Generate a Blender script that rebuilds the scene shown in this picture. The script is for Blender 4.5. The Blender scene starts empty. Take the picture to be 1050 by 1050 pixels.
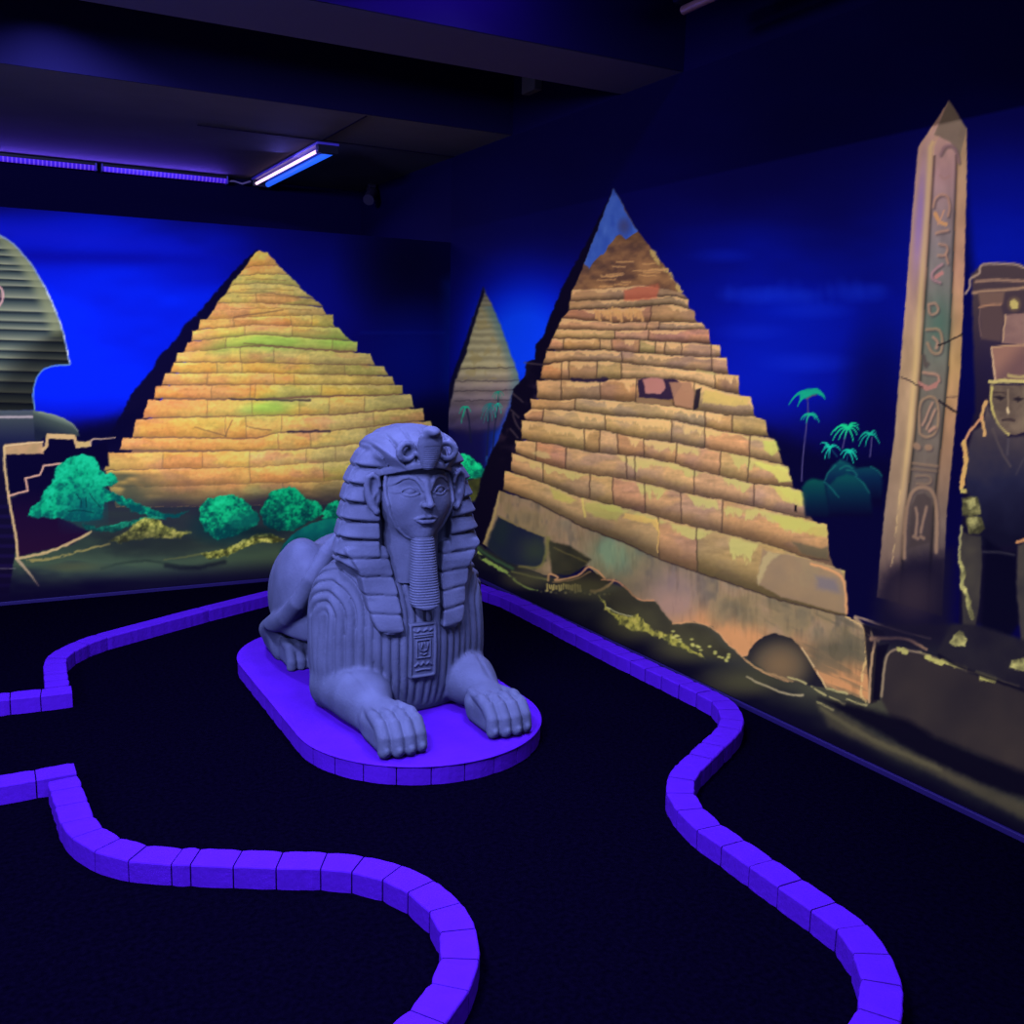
import bpy, bmesh, math, random
import numpy as np
from mathutils import Matrix, Vector

random.seed(7)
rng = np.random.RandomState(11)
scene = bpy.context.scene
COL = scene.collection

# ----------------------------------------------------------------- survey of the room
# x runs along the left wall (corner at 0), y along the right wall, z up, metres.
F = 1010.13
CAM = np.array([-3.02892, -6.53321, 1.6])
R = np.array([[0.87890597, -0.47643408, 0.02312708],
              [-0.05765623, -0.15424125, -0.98634953],
              [0.47349768, 0.86557507, -0.16303295]])


def trace(px, py, ax, val):
    """photo survey point -> point on the plane where axis ax has value val"""
    d = R.T @ np.array([px - 525.0, py - 525.0, F])
    return CAM + d * (val - CAM[ax]) / d[ax]


# ----------------------------------------------------------------- helpers
def link(o, parent=None):
    COL.objects.link(o)
    if parent is not None:
        o.parent = parent
    return o


def tag(o, label=None, cat=None, group=None, kind=None):
    if label: o['label'] = label
    if cat: o['category'] = cat
    if group: o['group'] = group
    if kind: o['kind'] = kind
    return o


def empty(name, loc, label, cat, group=None):
    o = bpy.data.objects.new(name, None)
    o.location = loc
    o.empty_display_size = .1
    link(o)
    return tag(o, label, cat, group)


def mesh_obj(name, verts, quads, mat, parent=None, smooth=False, loc=None, tris=None):
    me = bpy.data.meshes.new(name)
    V = np.asarray(verts, np.float32); Q = np.asarray(quads, np.int32)
    me.vertices.add(len(V)); me.vertices.foreach_set('co', V.ravel())
    n = Q.shape[1]
    me.loops.add(Q.size); me.loops.foreach_set('vertex_index', Q.ravel())
    me.polygons.add(len(Q))
    me.polygons.foreach_set('loop_start', np.arange(0, Q.size, n, dtype=np.int32))
    me.update(calc_edges=True)
    me.validate()
    if smooth:
        me.polygons.foreach_set('use_smooth', np.ones(len(me.polygons), bool))
    if mat: me.materials.append(mat)
    o = bpy.data.objects.new(name, me)
    if loc is not None: o.location = loc
    return link(o, parent)


def bm_obj(name, bm, mat, parent=None, smooth=False):
    me = bpy.data.meshes.new(name)
    bmesh.ops.recalc_face_normals(bm, faces=bm.faces)
    bm.to_mesh(me); bm.free()
    if smooth:
        for p in me.polygons: p.use_smooth = True
    me.materials.append(mat)
    o = bpy.data.objects.new(name, me)
    return link(o, parent)


def add_box(bm, a, b, bevel=0.0, seg=2):
    a = Vector(a); b = Vector(b)
    r = bmesh.ops.create_cube(bm, size=1.0)
    for v in r['verts']:
        v.co = Vector([(a[i] + b[i]) / 2 + v.co[i] * (b[i] - a[i]) for i in range(3)])
    if bevel:
        es = list({e for v in r['verts'] for e in v.link_edges})
        bmesh.ops.bevel(bm, geom=es, offset=bevel, segments=seg, affect='EDGES', profile=.5)


def box_obj(name, a, b, mat, parent=None, bevel=0.0):
    bm = bmesh.new(); add_box(bm, a, b, bevel)
    return bm_obj(name, bm, mat, parent)


def add_tube(bm, pts, r, n=12):
    pts = [Vector(p) for p in pts]; rings = []
    for i, p in enumerate(pts):
        t = (pts[min(i + 1, len(pts) - 1)] - pts[max(i - 1, 0)]).normalized()
        u = t.orthogonal().normalized() if i == 0 else (rings[-1][1] - t * rings[-1][1].dot(t)).normalized()
        w = t.cross(u)
        rings.append(([bm.verts.new(p + (u * math.cos(2 * math.pi * k / n) + w * math.sin(2 * math.pi * k / n)) * r) for k in range(n)], u))
    for a, b in zip(rings, rings[1:]):
        for k in range(n):
            bm.faces.new((a[0][k], a[0][(k + 1) % n], b[0][(k + 1) % n], b[0][k]))
    bm.faces.new(rings[0][0][::-1]); bm.faces.new(rings[-1][0])


# ----------------------------------------------------------------- light colour & paint
LIGHT = np.array([.25, .28, 1.0])          # colour of the black-light lamps
GAIN = 3.2


def lin(c):
    c = np.asarray(c, np.float32) / 255.0
    return np.where(c <= .04045, c / 12.92, ((c + .055) / 1.055) ** 2.4)


def pigment(c):
    """pigment that looks like the sRGB colour c under the room's lamps"""
    return np.clip(lin(c) / (LIGHT * GAIN), .0004, .93)


def material(name, rgb, rough=.7, spec=.2, noise=None, bump=None, emit=None):
    m = bpy.data.materials.new(name); m.use_nodes = True
    nt = m.node_tree; b = nt.nodes['Principled BSDF']
    b.inputs['Base Color'].default_value = (*[float(v) for v in rgb], 1)
    b.inputs['Roughness'].default_value = rough
    b.inputs['Specular IOR Level'].default_value = spec
    tc = nt.nodes.new('ShaderNodeTexCoord')
    if noise:
        sc, lo, hi = noise
        n = nt.nodes.new('ShaderNodeTexNoise'); n.inputs['Scale'].default_value = sc
        n.inputs['Detail'].default_value = 6
        nt.links.new(tc.outputs['Object'], n.inputs['Vector'])
        r = nt.nodes.new('ShaderNodeValToRGB')
        r.color_ramp.elements[0].position = .3; r.color_ramp.elements[1].position = .7
        r.color_ramp.elements[0].color = (*[float(v) * lo for v in rgb], 1)
        r.color_ramp.elements[1].color = (*[float(v) * hi for v in rgb], 1)
        nt.links.new(n.outputs['Fac'], r.inputs['Fac'])
        nt.links.new(r.outputs['Color'], b.inputs['Base Color'])
    if bump:
        sc, st = bump
        n2 = nt.nodes.new('ShaderNodeTexNoise'); n2.inputs['Scale'].default_value = sc
        n2.inputs['Detail'].default_value = 5
        nt.links.new(tc.outputs['Object'], n2.inputs['Vector'])
        bp = nt.nodes.new('ShaderNodeBump'); bp.inputs['Strength'].default_value = st
        bp.inputs['Distance'].default_value = .01
        nt.links.new(n2.outputs['Fac'], bp.inputs['Height'])
        nt.links.new(bp.outputs['Normal'], b.inputs['Normal'])
    if emit:
        b.inputs['Emission Color'].default_value = (*emit[0], 1)
        b.inputs['Emission Strength'].default_value = emit[1]
    return m


M_FLOOR = material('black_carpet', pigment((2, .5, 18)), .95, .0, noise=(60, .6, 1.4), bump=(220, .3))
M_KERB = material('purple_fluorescent_paint', pigment((76, 22, 252)) * .54, .8, .04, noise=(9, .9, 1.08), bump=(45, .25))
M_STONE = material('grey_cast_stone', (.056, .063, .064), .75, .18, noise=(11, .82, 1.15), bump=(90, .18))
M_CEIL = material('grey_ceiling_paint', pigment((84, 84, 140)), .85, .1, noise=(3, .9, 1.1))
M_BEAM = material('blue_black_ceiling_paint', pigment((5, 2, 58)), .85, .1)
M_BEAMG = material('grey_beam_paint', pigment((70, 66, 150)), .85, .1)
M_WALL = material('night_blue_wall_paint', pigment((5, 2, 62)), .85, .05)
M_BASE = material('dark_violet_skirting', pigment((20, 9, 84)), .6, .2)
M_SEAM = material('dark_seam', pigment((14, 8, 50)), .9, .05)
M_BLACK = material('black_plastic', (.006, .006, .008), .45, .4)
M_HOUSE = material('lamp_housing_violet_white', pigment((70, 60, 250)), .4, .4)
M_TUBE_PINK = material('glowing_blacklight_tube', (.2, .1, .4), .3, .3, emit=((1.0, .62, .95), 1.6))
M_TUBE_BLUE = material('blue_lamp_tube', (.01, .1, .6), .3, .3, emit=((.02, .13, 1.0), .9))
M_LED = material('violet_led_strip', (.1, .05, .4), .4, .3, emit=((.10, .02, .95), .75))
M_CABLE = material('grey_cable', pigment((110, 100, 200)), .5, .3)


def led_dots(m):
    nt = m.node_tree; b = nt.nodes['Principled BSDF']
    tc = nt.nodes.new('ShaderNodeTexCoord')
    w = nt.nodes.new('ShaderNodeTexWave'); w.wave_type = 'BANDS'; w.bands_direction = 'X'
    w.inputs['Scale'].default_value = 11.0
    nt.links.new(tc.outputs['Object'], w.inputs['Vector'])
    r = nt.nodes.new('ShaderNodeValToRGB')
    r.color_ramp.elements[0].color = (.045, .008, .7, 1); r.color_ramp.elements[1].color = (.20, .08, 1, 1)
    r.color_ramp.elements[0].position = .55; r.color_ramp.elements[1].position = .95
    nt.links.new(w.outputs['Fac'], r.inputs['Fac'])
    nt.links.new(r.outputs['Color'], b.inputs['Emission Color'])


led_dots(M_LED)


def paint_material():
    m = bpy.data.materials.new('mural_paint'); m.use_nodes = True
    nt = m.node_tree; b = nt.nodes['Principled BSDF']
    a = nt.nodes.new('ShaderNodeVertexColor'); a.layer_name = 'paint'
    nt.links.new(a.outputs['Color'], b.inputs['Base Color'])
    b.inputs['Roughness'].default_value = .85
    b.inputs['Specular IOR Level'].default_value = .04
    n = nt.nodes.new('ShaderNodeTexNoise'); n.inputs['Scale'].default_value = 40
    tc = nt.nodes.new('ShaderNodeTexCoord'); nt.links.new(tc.outputs['Object'], n.inputs['Vector'])
    bp = nt.nodes.new('ShaderNodeBump'); bp.inputs['Strength'].default_value = .06; bp.inputs['Distance'].default_value = .005
    nt.links.new(n.outputs['Fac'], bp.inputs['Height']); nt.links.new(bp.outputs['Normal'], b.inputs['Normal'])
    return m


M_PAINT = paint_material()

# ----------------------------------------------------------------- noise
_T = rng.rand(16, 256, 256).astype(np.float32)


def vnoise(x, y, s, seed=0):
    t = _T[seed % 16]
    x = x / s + seed * 17.3; y = y / s + seed * 9.7
    xi = np.floor(x).astype(int); yi = np.floor(y).astype(int)
    fx = x - xi; fy = y - yi
    fx = fx * fx * (3 - 2 * fx); fy = fy * fy * (3 - 2 * fy)
    a = t[yi & 255, xi & 255]; b = t[yi & 255, (xi + 1) & 255]
    c = t[(yi + 1) & 255, xi & 255]; d = t[(yi + 1) & 255, (xi + 1) & 255]
    return (a * (1 - fx) + b * fx) * (1 - fy) + (c * (1 - fx) + d * fx) * fy


def fbm(x, y, s, seed=0, o=3):
    v = 0; a = 1; n = 0
    for i in range(o):
        v = v + a * vnoise(x, y, s / 2 ** i, seed + i); n += a; a *= .55
    return v / n


def sstep(a, b, x):
    t = np.clip((x - a) / (b - a), 0, 1)
    return t * t * (3 - 2 * t)


def seg_dist(x, y, p, q):
    dx, dy = q[0] - p[0], q[1] - p[1]
    L = dx * dx + dy * dy + 1e-9
    t = np.clip(((x - p[0]) * dx + (y - p[1]) * dy) / L, 0, 1)
    return np.hypot(x - p[0] - t * dx, y - p[1] - t * dy), t


def poly_sd(x, y, pts):
    d = np.full(x.shape, 1e9); ins = np.zeros(x.shape, bool)
    n = len(pts)
    for i in range(n):
        p = pts[i]; q = pts[(i + 1) % n]
        dd, _ = seg_dist(x, y, p, q); d = np.minimum(d, dd)
        if p[1] != q[1]:
            c = ((p[1] > y) != (q[1] > y)) & (x < (q[0] - p[0]) * (y - p[1]) / (q[1] - p[1]) + p[0])
            ins ^= c
    return np.where(ins, -d, d)


class Mural:
    """a wall painting: colours painted on a fine grid over the wall, in survey units"""

    def __init__(self, U, V, xyz):
        self.U, self.V = U, V
        uu, vv = np.meshgrid(U, V)
        self.P = xyz(uu, vv)
        c = (self.P - CAM) @ R.T
        self.X = 525 + F * c[..., 0] / c[..., 2]; self.Y = 525 + F * c[..., 1] / c[..., 2]
        self.C = np.zeros(uu.shape + (3,), np.float32)
        self.id = np.zeros(uu.shape, np.int32)
        self.N1 = fbm(self.X, self.Y, 5, 1) * 2 - 1; self.N2 = fbm(self.X, self.Y, 5, 4) * 2 - 1
        self.part_names = {0: None}

    def part(self, n, name, label=None):
        self.part_names[n] = (name, label)

    def win(self, x0, y0, x1, y1):
        m = (self.X > x0) & (self.X < x1) & (self.Y > y0) & (self.Y < y1)
        r = np.where(m.any(1))[0]; c = np.where(m.any(0))[0]
        if len(r) == 0: return None
        return slice(r[0], r[-1] + 1), slice(c[0], c[-1] + 1)

    def blend(self, s, a, color, part=None):
        a = np.clip(a, 0, 1)
        if callable(color): color = color(self.X[s], self.Y[s])
        color = np.asarray(color, np.float32)
        self.C[s] = self.C[s] * (1 - a[..., None]) + color * a[..., None]
        if part is not None:
            self.id[s][a > .5] = part

    def _b(self, pts, pad):
        xs = [p[0] for p in pts]; ys = [p[1] for p in pts]
        return self.win(min(xs) - pad, min(ys) - pad, max(xs) + pad, max(ys) + pad)

    def fill(self, pts, color, soft=.8, wob=.8, alpha=1.0, part=None):
        s = self._b(pts, soft + wob + 2)
        if s is None: return
        x = self.X[s] + wob * self.N1[s]; y = self.Y[s] + wob * self.N2[s]
        sd = poly_sd(x, y, pts)
        self.blend(s, alpha * sstep(soft, -soft, sd), color, part)

    def stroke(self, pts, w, color, soft=.8, alpha=1.0, wob=.6, taper=(1, 1), part=None, breakup=0, smooth=True):
        if smooth and 2 < len(pts) < 14:
            for _ in range(2):
                q = [pts[0]]
                for a_, b_ in zip(pts, pts[1:]):
                    q += [(a_[0] * .75 + b_[0] * .25, a_[1] * .75 + b_[1] * .25), (a_[0] * .25 + b_[0] * .75, a_[1] * .25 + b_[1] * .75)]
                pts = q + [pts[-1]]
        s = self._b(pts, w + soft + wob + 2)
        if s is None: return
        x = self.X[s] + wob * self.N1[s]; y = self.Y[s] + wob * self.N2[s]
        best = np.full(x.shape, 1e9)
        n = len(pts) - 1
        for i in range(n):
            d, t = seg_dist(x, y, pts[i], pts[i + 1])
            f = (i + t) / n
            hw = w / 2 * (taper[0] * (1 - f) + taper[1] * f)
            best = np.minimum(best, d - hw)
        a = alpha * sstep(soft, -soft, best)
        if breakup:
            a = a * sstep(breakup - .12, breakup + .12, fbm(self.X[s], self.Y[s], 5, 7))
        self.blend(s, a, color, part)

    def glow(self, cx, cy, rx, ry, color, alpha=1.0, part=None, p=1.5):
        s = self.win(cx - rx, cy - ry, cx + rx, cy + ry)
        if s is None: return
        d = ((self.X[s] - cx) / rx) ** 2 + ((self.Y[s] - cy) / ry) ** 2
        self.blend(s, alpha * np.clip(1 - d, 0, 1) ** p, color, part)

    def course(self, top, bot, color, joints=(), hl=None, hlc=None, part=None, line=(52, 40, 34), la=.75, wob=1.2,
               dark=.35, lw=1.5, seed=0, tint=14):
        """one row of painted blocks between two edge lines"""
        pts = list(top) + list(bot)[::-1]
        s = self._b(pts, 5)
        if s is None: return
        X = self.X[s]; Y = self.Y[s]
        x = X + wob * self.N1[s]; y = Y + wob * self.N2[s]
        sd = poly_sd(x, y, pts)
        a = sstep(.8, -.8, sd)
        yt = np.interp(x, [p[0] for p in top], [p[1] for p in top])
        yb = np.interp(x, [p[0] for p in bot], [p[1] for p in bot])
        h = np.maximum(yb - yt, 2.0); t = (y - yt) / h
        c = color(X, Y) if callable(color) else np.broadcast_to(np.asarray(color, np.float32), X.shape + (3,))
        c = c.copy()
        js = sorted(joints)
        k = np.searchsorted(np.array(js), x) if len(js) else np.zeros(x.shape, int)
        rs = np.random.RandomState(seed + 5)
        tv = (rs.rand(len(js) + 2, 3).astype(np.float32) - .5) * tint + (rs.rand(len(js) + 2, 1).astype(np.float32) - .5) * tint
        c += tv[k]
        br = fbm(X * .45, Y * 1.6, 6, 3 + seed) - .5
        c *= (1 + .28 * br)[..., None]
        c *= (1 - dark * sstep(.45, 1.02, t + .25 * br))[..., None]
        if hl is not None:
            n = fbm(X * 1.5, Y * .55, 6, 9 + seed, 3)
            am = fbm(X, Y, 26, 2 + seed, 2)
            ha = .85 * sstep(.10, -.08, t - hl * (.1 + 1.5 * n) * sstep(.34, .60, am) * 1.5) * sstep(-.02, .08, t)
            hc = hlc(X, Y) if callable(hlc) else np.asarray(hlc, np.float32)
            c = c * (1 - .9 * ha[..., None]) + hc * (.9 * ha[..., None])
        self.blend(s, a, c, part)
        self.stroke(bot, lw, line, .9, la, .9, smooth=False)
        for j in js:
            ty = np.interp(j, [p[0] for p in top], [p[1] for p in top]); by = np.interp(j, [p[0] for p in bot], [p[1] for p in bot])
            self.stroke([(j, ty + .5), (j + rs.uniform(-1.5, 1.5), by)], lw, line, .8, la, .9)

    def build(self, parent, name0, label0):
        base = np.array(parent.location)
        idc = self.id[:-1, :-1]
        nv, nu = self.id.shape
        gi = np.arange(nv * nu).reshape(nv, nu)
        quads = np.stack([gi[:-1, :-1], gi[:-1, 1:], gi[1:, 1:], gi[1:, :-1]], -1)
        P = (self.P - base).reshape(-1, 3); C = pigment(np.clip(self.C, 0, 255)).reshape(-1, 3)
        self.part_names[0] = (name0, label0)
        for k, (nm, lb) in self.part_names.items():
            q = quads[idc == k]
            if len(q) == 0: continue
            used, inv = np.unique(q.ravel(), return_inverse=True)
            o = mesh_obj(nm, P[used], inv.reshape(-1, 4), M_PAINT, parent)
            at = o.data.color_attributes.new('paint', 'FLOAT_COLOR', 'POINT')
            rgba = np.ones((len(used), 4), np.float32); rgba[:, :3] = C[used]
            at.data.foreach_set('color', rgba.ravel())
            if lb: o['label'] = lb


def mix(a, b, t):
    return np.asarray(a, np.float32) * (1 - t[..., None]) + np.asarray(b, np.float32) * t[..., None]


def lerp_ramp(v, stops):
    xs = [s[0] for s in stops]; cs = np.array([s[1] for s in stops], np.float32)
    return np.stack([np.interp(v, xs, cs[:, i]) for i in range(3)], -1)


def bush(m, pts, part, bright=(10, 168, 122), dark=(4, 64, 72), soft=1.0, light=.5, scale=6):
    xs = [p[0] for p in pts]; ys = [p[1] for p in pts]
    cx, cy = np.mean(xs), np.mean(ys); hx = (max(xs) - min(xs)) / 2; hy = (max(ys) - min(ys)) / 2

    def col(X, Y):
        n = fbm(X, Y, scale, 3, 4); n2 = vnoise(X, Y, scale * .35, 5); n3 = fbm(X, Y, scale * 3, 8, 2)
        v = n * .9 + n2 * .35 + n3 * .7 - .5 - (Y - cy) / hy * .28 - (X - cx) / hx * .10 + light - .5
        return lerp_ramp(v, [(.1, dark), (.42, [(a * .55 + b * .45) for a, b in zip(dark, bright)]), (.62, bright), (.95, [min(255, b * 1.12 + 12) for b in bright])])
    m.fill(pts, col, soft, 2.2, 1, part)


# ----------------------------------------------------------------- left wall mural
def paint_left():
    m = Mural(np.linspace(-4.2, 0, 620), np.linspace(.025, 2.335, 372),
              lambda u, v: np.stack([u, np.zeros_like(u), v], -1))
    m.part(1, 'painted_pyramid', 'yellow and orange stepped pyramid painted on the left wall')
    m.part(2, 'painted_headdress_figure', 'pale striped headdress of a large statue painted at the left edge')
    m.part(3, 'painted_bush', 'teal green bush painted left of the pyramid base')
    m.part(4, 'painted_bush', 'round teal bush painted under the pyramid centre')
    m.part(5, 'painted_bush', 'teal bush with a bright top painted right of the round bush')
    m.part(6, 'painted_bush', 'smooth dark teal bush painted behind the statue haunch')
    m.part(7, 'painted_ground', 'dark green painted ground with yellow grass tufts')
    m.part(8, 'painted_bush', 'small teal bush painted at the edge of the statue headdress')
    X, Y = m.X, m.Y
    # sky
    n = fbm(X, Y * 2.2, 90, 2, 3) - .5
    b = np.exp(-((X - 110) / 165.) ** 2) * sstep(190, 330, Y + 30 * n) * (1 - sstep(395, 452, Y))
    b += .55 * np.exp(-((X - 60) / 260.) ** 2) * sstep(170, 250, Y) * (1 - sstep(390, 450, Y)) * (1 - b)
    b = np.clip(b * (1 + .55 * n), 0, 1)
    m.C[:] = lerp_ramp(b, [(0, (3, 1, 52)), (.3, (6, 6, 112)), (.6, (4, 16, 190)), (.85, (2, 24, 220)), (1, (1, 30, 238))])
    full = (slice(None), slice(None))
    m.blend(full, .6 * np.exp(-((Y - (262 + .02 * X)) / 8.) ** 2) * sstep(290, 120, X), (4, 2, 140))
    m.blend(full, .45 * np.exp(-((Y - 236 - .1 * X) / 10.) ** 2) * sstep(330, 40, X), (14, 22, 205))
    m.glow(340, 290, 110, 60, (6, 10, 128), .75)
    m.glow(415, 275, 80, 75, (2, 0, 36), .95)
    m.glow(430, 365, 70, 70, (2, 12, 122), .8)
    m.stroke([(370, 341), (455, 341)], 2, (8, 20, 130), 2.5, .5)
    m.fill([(457, 290), (475, 280), (475, 430), (458, 390)], (0, 40, 165), 12, 1, .5)
    m.glow(445, 440, 50, 45, (2, 0, 34), .95)
    # dark side of the pyramid
    dk = [(264, 255), (257, 261), (237, 281), (210, 313), (201, 324), (189, 333), (179, 350), (165, 363), (155, 380), (143, 395),
          (133, 406), (126, 422), (112, 445), (95, 470), (120, 480), (170, 400), (215, 325), (262, 275)]
    m.fill(dk, (7, 4, 44), 1.5, 1.6)
    m.fill([(112, 430), (126, 424), (150, 420), (125, 455), (60, 462), (78, 440)], (3, 1, 40), 10, 2, .8)
    # ground beneath everything
    def ground(X, Y):
        n = fbm(X * .35, Y * 1.3, 16, 5, 3)
        return lerp_ramp((Y - 470) / 140 + (n - .5) * .25, [(0, (20, 16, 48)), (.35, (36, 40, 56)), (.62, (44, 58, 54)), (.8, (62, 80, 66)), (.93, (26, 30, 48)), (1.0, (8, 5, 38))])
    m.fill([(-300, 470), (18, 470), (100, 478), (200, 505), (300, 505), (480, 505), (480, 640), (-300, 640)], ground, 6, 2, 1, 7)
    # pyramid
    def col(X, Y):
        n = fbm(X * .7, Y * 1.5, 34, 6, 4); n2 = fbm(X * .6, Y * 1.6, 22, 11, 3)
        v = n + (X - 270) / 420.0
        c = lerp_ramp(v, [(.1, (240, 158, 92)), (.38, (238, 176, 94)), (.55, (230, 190, 102)), (.72, (204, 182, 108)), (.95, (184, 164, 104))])
        pk = sstep(.56, .72, n2)
        c = mix(c, c * 0 + np.array([212, 140, 106], np.float32), pk * .45)
        c = c * (1 + .16 * (fbm(X * 1.2, Y * 1.2, 3.2, 2, 2) - .5))[..., None]
        g = (np.exp(-((X - 275) / 46.) ** 2 - ((Y - 350) / 9.) ** 2) + np.exp(-((X - 272) / 26.) ** 2 - ((Y - 418) / 8.) ** 2)
             + .7 * np.exp(-((X - 350) / 26.) ** 2 - ((Y - 348) / 14.) ** 2) + .6 * np.exp(-((X - 224) / 22.) ** 2 - ((Y - 358) / 8.) ** 2))
        c = mix(c, c * 0 + np.array([150, 190, 84], np.float32), np.clip(g * (.45 + n), 0, .85))
        lo = sstep(476, 520, Y + 14 * (n2 - .5))
        c = mix(c, c * 0 + np.array([88, 76, 62], np.float32), lo * .8)
        lf = sstep(170, 110, X) * sstep(455, 475, Y)
        return mix(c, c * 0 + np.array([190, 168, 84], np.float32), lf * .7)
    rows = [
        ([(262, 258.5), (266, 256.5), (270, 258), (274, 258.5)], [(251, 275), (268, 272.5), (286, 272)], ()),
        ([(251, 275), (268, 272.5), (285, 272)], [(244, 283), (270, 281), (296, 282)], ()),
        ([(244, 283), (270, 281), (296, 282)], [(236, 293), (270, 290), (308, 294)], ()),
        ([(237, 293), (270, 290), (306, 294)], [(232, 301), (270, 300), (321, 306)], ()),
        ([(232, 301), (270, 300), (322, 307)], [(222, 310.5), (270, 311), (331, 314)], (262,)),
        ([(223, 310.5), (270, 311), (331, 315)], [(212, 328), (262, 325), (334, 323)], ()),
        ([(205, 328), (262, 325), (341, 322.8)], [(203, 338), (262, 333), (343, 335.5)], (239, 298, 320)),
        ([(197, 338.8), (262, 333), (347, 336)], [(197, 350), (262, 342.5), (359, 349)], (251, 300)),
        ([(192.5, 351), (262, 343), (366, 350)], [(188, 362), (262, 354), (366, 360.5)], (232, 341)),
        ([(182, 362), (262, 355), (380, 363)], [(180, 371), (262, 371.5), (384, 374.5)], (246, 281)),
        ([(178, 371.7), (262, 372), (394, 375.5)], [(175, 382), (262, 382.5), (398, 385)], (222, 248, 353)),
        ([(169, 383), (262, 382.5), (402, 386)], [(166, 395), (262, 394), (405, 394.5)], (213, 281, 302)),
        ([(160, 396), (262, 394.5), (412, 395)], [(158, 408), (262, 409), (320, 406), (413, 404)], (217, 257, 262, 330)),
        ([(152, 410), (262, 410), (320, 408), (422, 404.5)], [(146, 428.5), (262, 426), (340, 425), (424, 417.5)], (213, 258, 307, 338, 374)),
        ([(140, 430), (262, 426.5), (340, 426), (434, 418.2)], [(136, 448), (262, 449), (288, 443), (340, 441.5), (434.5, 431)], (231, 252, 289, 383)),
        ([(126, 449), (262, 450), (285, 444), (340, 442), (442, 431.4)], [(123, 461), (262, 462), (310, 460), (350, 457), (444, 444)], (285, 318, 376)),
        ([(110, 464.5), (262, 462.5), (310, 461), (350, 457.5), (450, 444)], [(107, 482), (262, 479), (314, 475), (370, 472), (452, 460)], (167, 208, 256, 314, 344)),
        ([(108, 482.5), (262, 479), (314, 475), (370, 472), (452, 460)], [(112, 499), (174, 499), (262, 495.5), (330, 494), (452, 481)], (256, 331)),
        ([(112, 499), (174, 499), (262, 495.5), (330, 494), (452, 481)], [(120, 520), (220, 519), (300, 517), (452, 515)], (290,)),
    ]
    m.fill([(264, 266), (268, 265), (310, 308), (326, 324), (352, 350), (388, 386), (410, 405), (422, 421), (440, 445), (446, 515), (126, 515), (118, 482), (146, 450), (170, 402), (203, 354), (222, 328)], (128, 96, 78), 1, 1, 1, 1)
    for i, (t, bo, js) in enumerate(rows):
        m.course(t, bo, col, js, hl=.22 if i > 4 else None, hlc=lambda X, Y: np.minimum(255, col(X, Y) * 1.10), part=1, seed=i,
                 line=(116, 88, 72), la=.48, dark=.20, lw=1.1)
    for p in ([(200, 438), (232, 447)], [(231, 447), (238, 431)], [(253, 437), (264, 440), (278, 441)], [(240, 325), (290, 318)], [(250, 352), (300, 356)]):
        m.stroke(p, 1.3, (110, 80, 64), .8, .6)
    m.stroke([(295, 443), (338, 442)], 2.4, (44, 34, 60), 1, .8, 1)
    m.stroke([(262, 410), (318, 410.5)], 2.2, (44, 36, 54), 1, .75, 1)
    m.stroke([(235, 409), (263, 410)], 1.8, (50, 44, 64), 1, .7, 1)
    for yy in (287, 297, 304, 317):
        m.stroke([(266 - (yy - 258) * .5, yy), (270, yy - 1.5), (266 + (yy - 258) * .9, yy + 1)], 1.0, (150, 108, 66), .7, .55, 1)
    # soft shadow tones painted into the pyramid foot
    def foot(X, Y): return mix((72, 70, 58), (46, 40, 58), sstep(495, 520, Y))
    s = m.win(100, 478, 480, 535)
    nn = fbm(m.X[s] * .5, m.Y[s] * 1.4, 20, 13, 3)
    a = sstep(496, 524, m.Y[s] + 26 * (nn - .5)) * (m.id[s] == 1)
    m.blend(s, a * .96, foot)
    a = np.exp(-((m.X[s] - 128) / 34.) ** 2) * sstep(482, 488, m.Y[s]) * (m.id[s] == 1) * sstep(.3, .6, nn + .1)
    m.blend(s, a * .85, (66, 72, 62))
    # painted statue headdress at the edge
    head = [(-150, 330), (-95, 262), (-55, 236), (-20, 234), (0, 240.7), (14, 250), (31, 269), (45, 292), (57, 318), (65.5, 342), (71.4, 374),
            (57, 374), (45, 377.6), (37, 387), (33.3, 403.8), (35.7, 420.5), (-150, 425)]
    ys = [236, 246, 256, 263, 272, 278, 287, 294, 306.5, 320, 330, 338, 349.5, 360, 368, 381, 392, 403.5, 413.5, 425]
    def stripes(X, Y):
        yy = Y - (X - 20) * .03
        t = np.zeros(X.shape)
        for a_, b_ in zip(ys, ys[1:]):
            k = (yy >= a_) & (yy < b_); t = np.where(k, (yy - a_) / (b_ - a_), t)
        c = lerp_ramp(t, [(0, (20, 28, 40)), (.25, (56, 68, 72)), (.7, (104, 112, 104)), (.9, (130, 134, 118)), (1, (28, 36, 46))])
        e = np.array([[0, 240], [14, 250], [31, 269], [45, 292], [57, 318], [65.5, 342], [71.4, 374]])
        xe = np.interp(Y, e[:, 1], e[:, 0])
        rim = sstep(20, 6, xe - X) * (Y < 345) * sstep(2, 5, xe - X + 3)
        c = mix(c, c * 0 + np.array([132, 138, 108], np.float32), rim * .75)
        dk = sstep(342, 356, Y + 10 * sstep(30, 70, X)) * sstep(10, 60, X + (Y - 350))
        c = c * (1 - .55 * dk)[..., None]
        return c * (1 - .35 * sstep(380, 425, Y))[..., None]
    m.fill(head, stripes, .8, .5, 1, 2)
    m.stroke([(-20, 234), (0, 240.7), (14, 250), (31, 269), (45, 292), (57, 318), (65.5, 342), (71.4, 373)], 1.6, (126, 146, 196), .9, .9, .8, part=2)
    m.stroke([(45, 292), (57, 318), (65.5, 342), (71, 370)], 1.8, (196, 206, 220), .8, .8, .9, breakup=.48)
    m.stroke([(71, 374), (57, 374.5), (45, 378), (37, 387), (33.5, 404), (35.5, 420)], 1.5, (96, 140, 190), .8, .85, .6)
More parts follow.
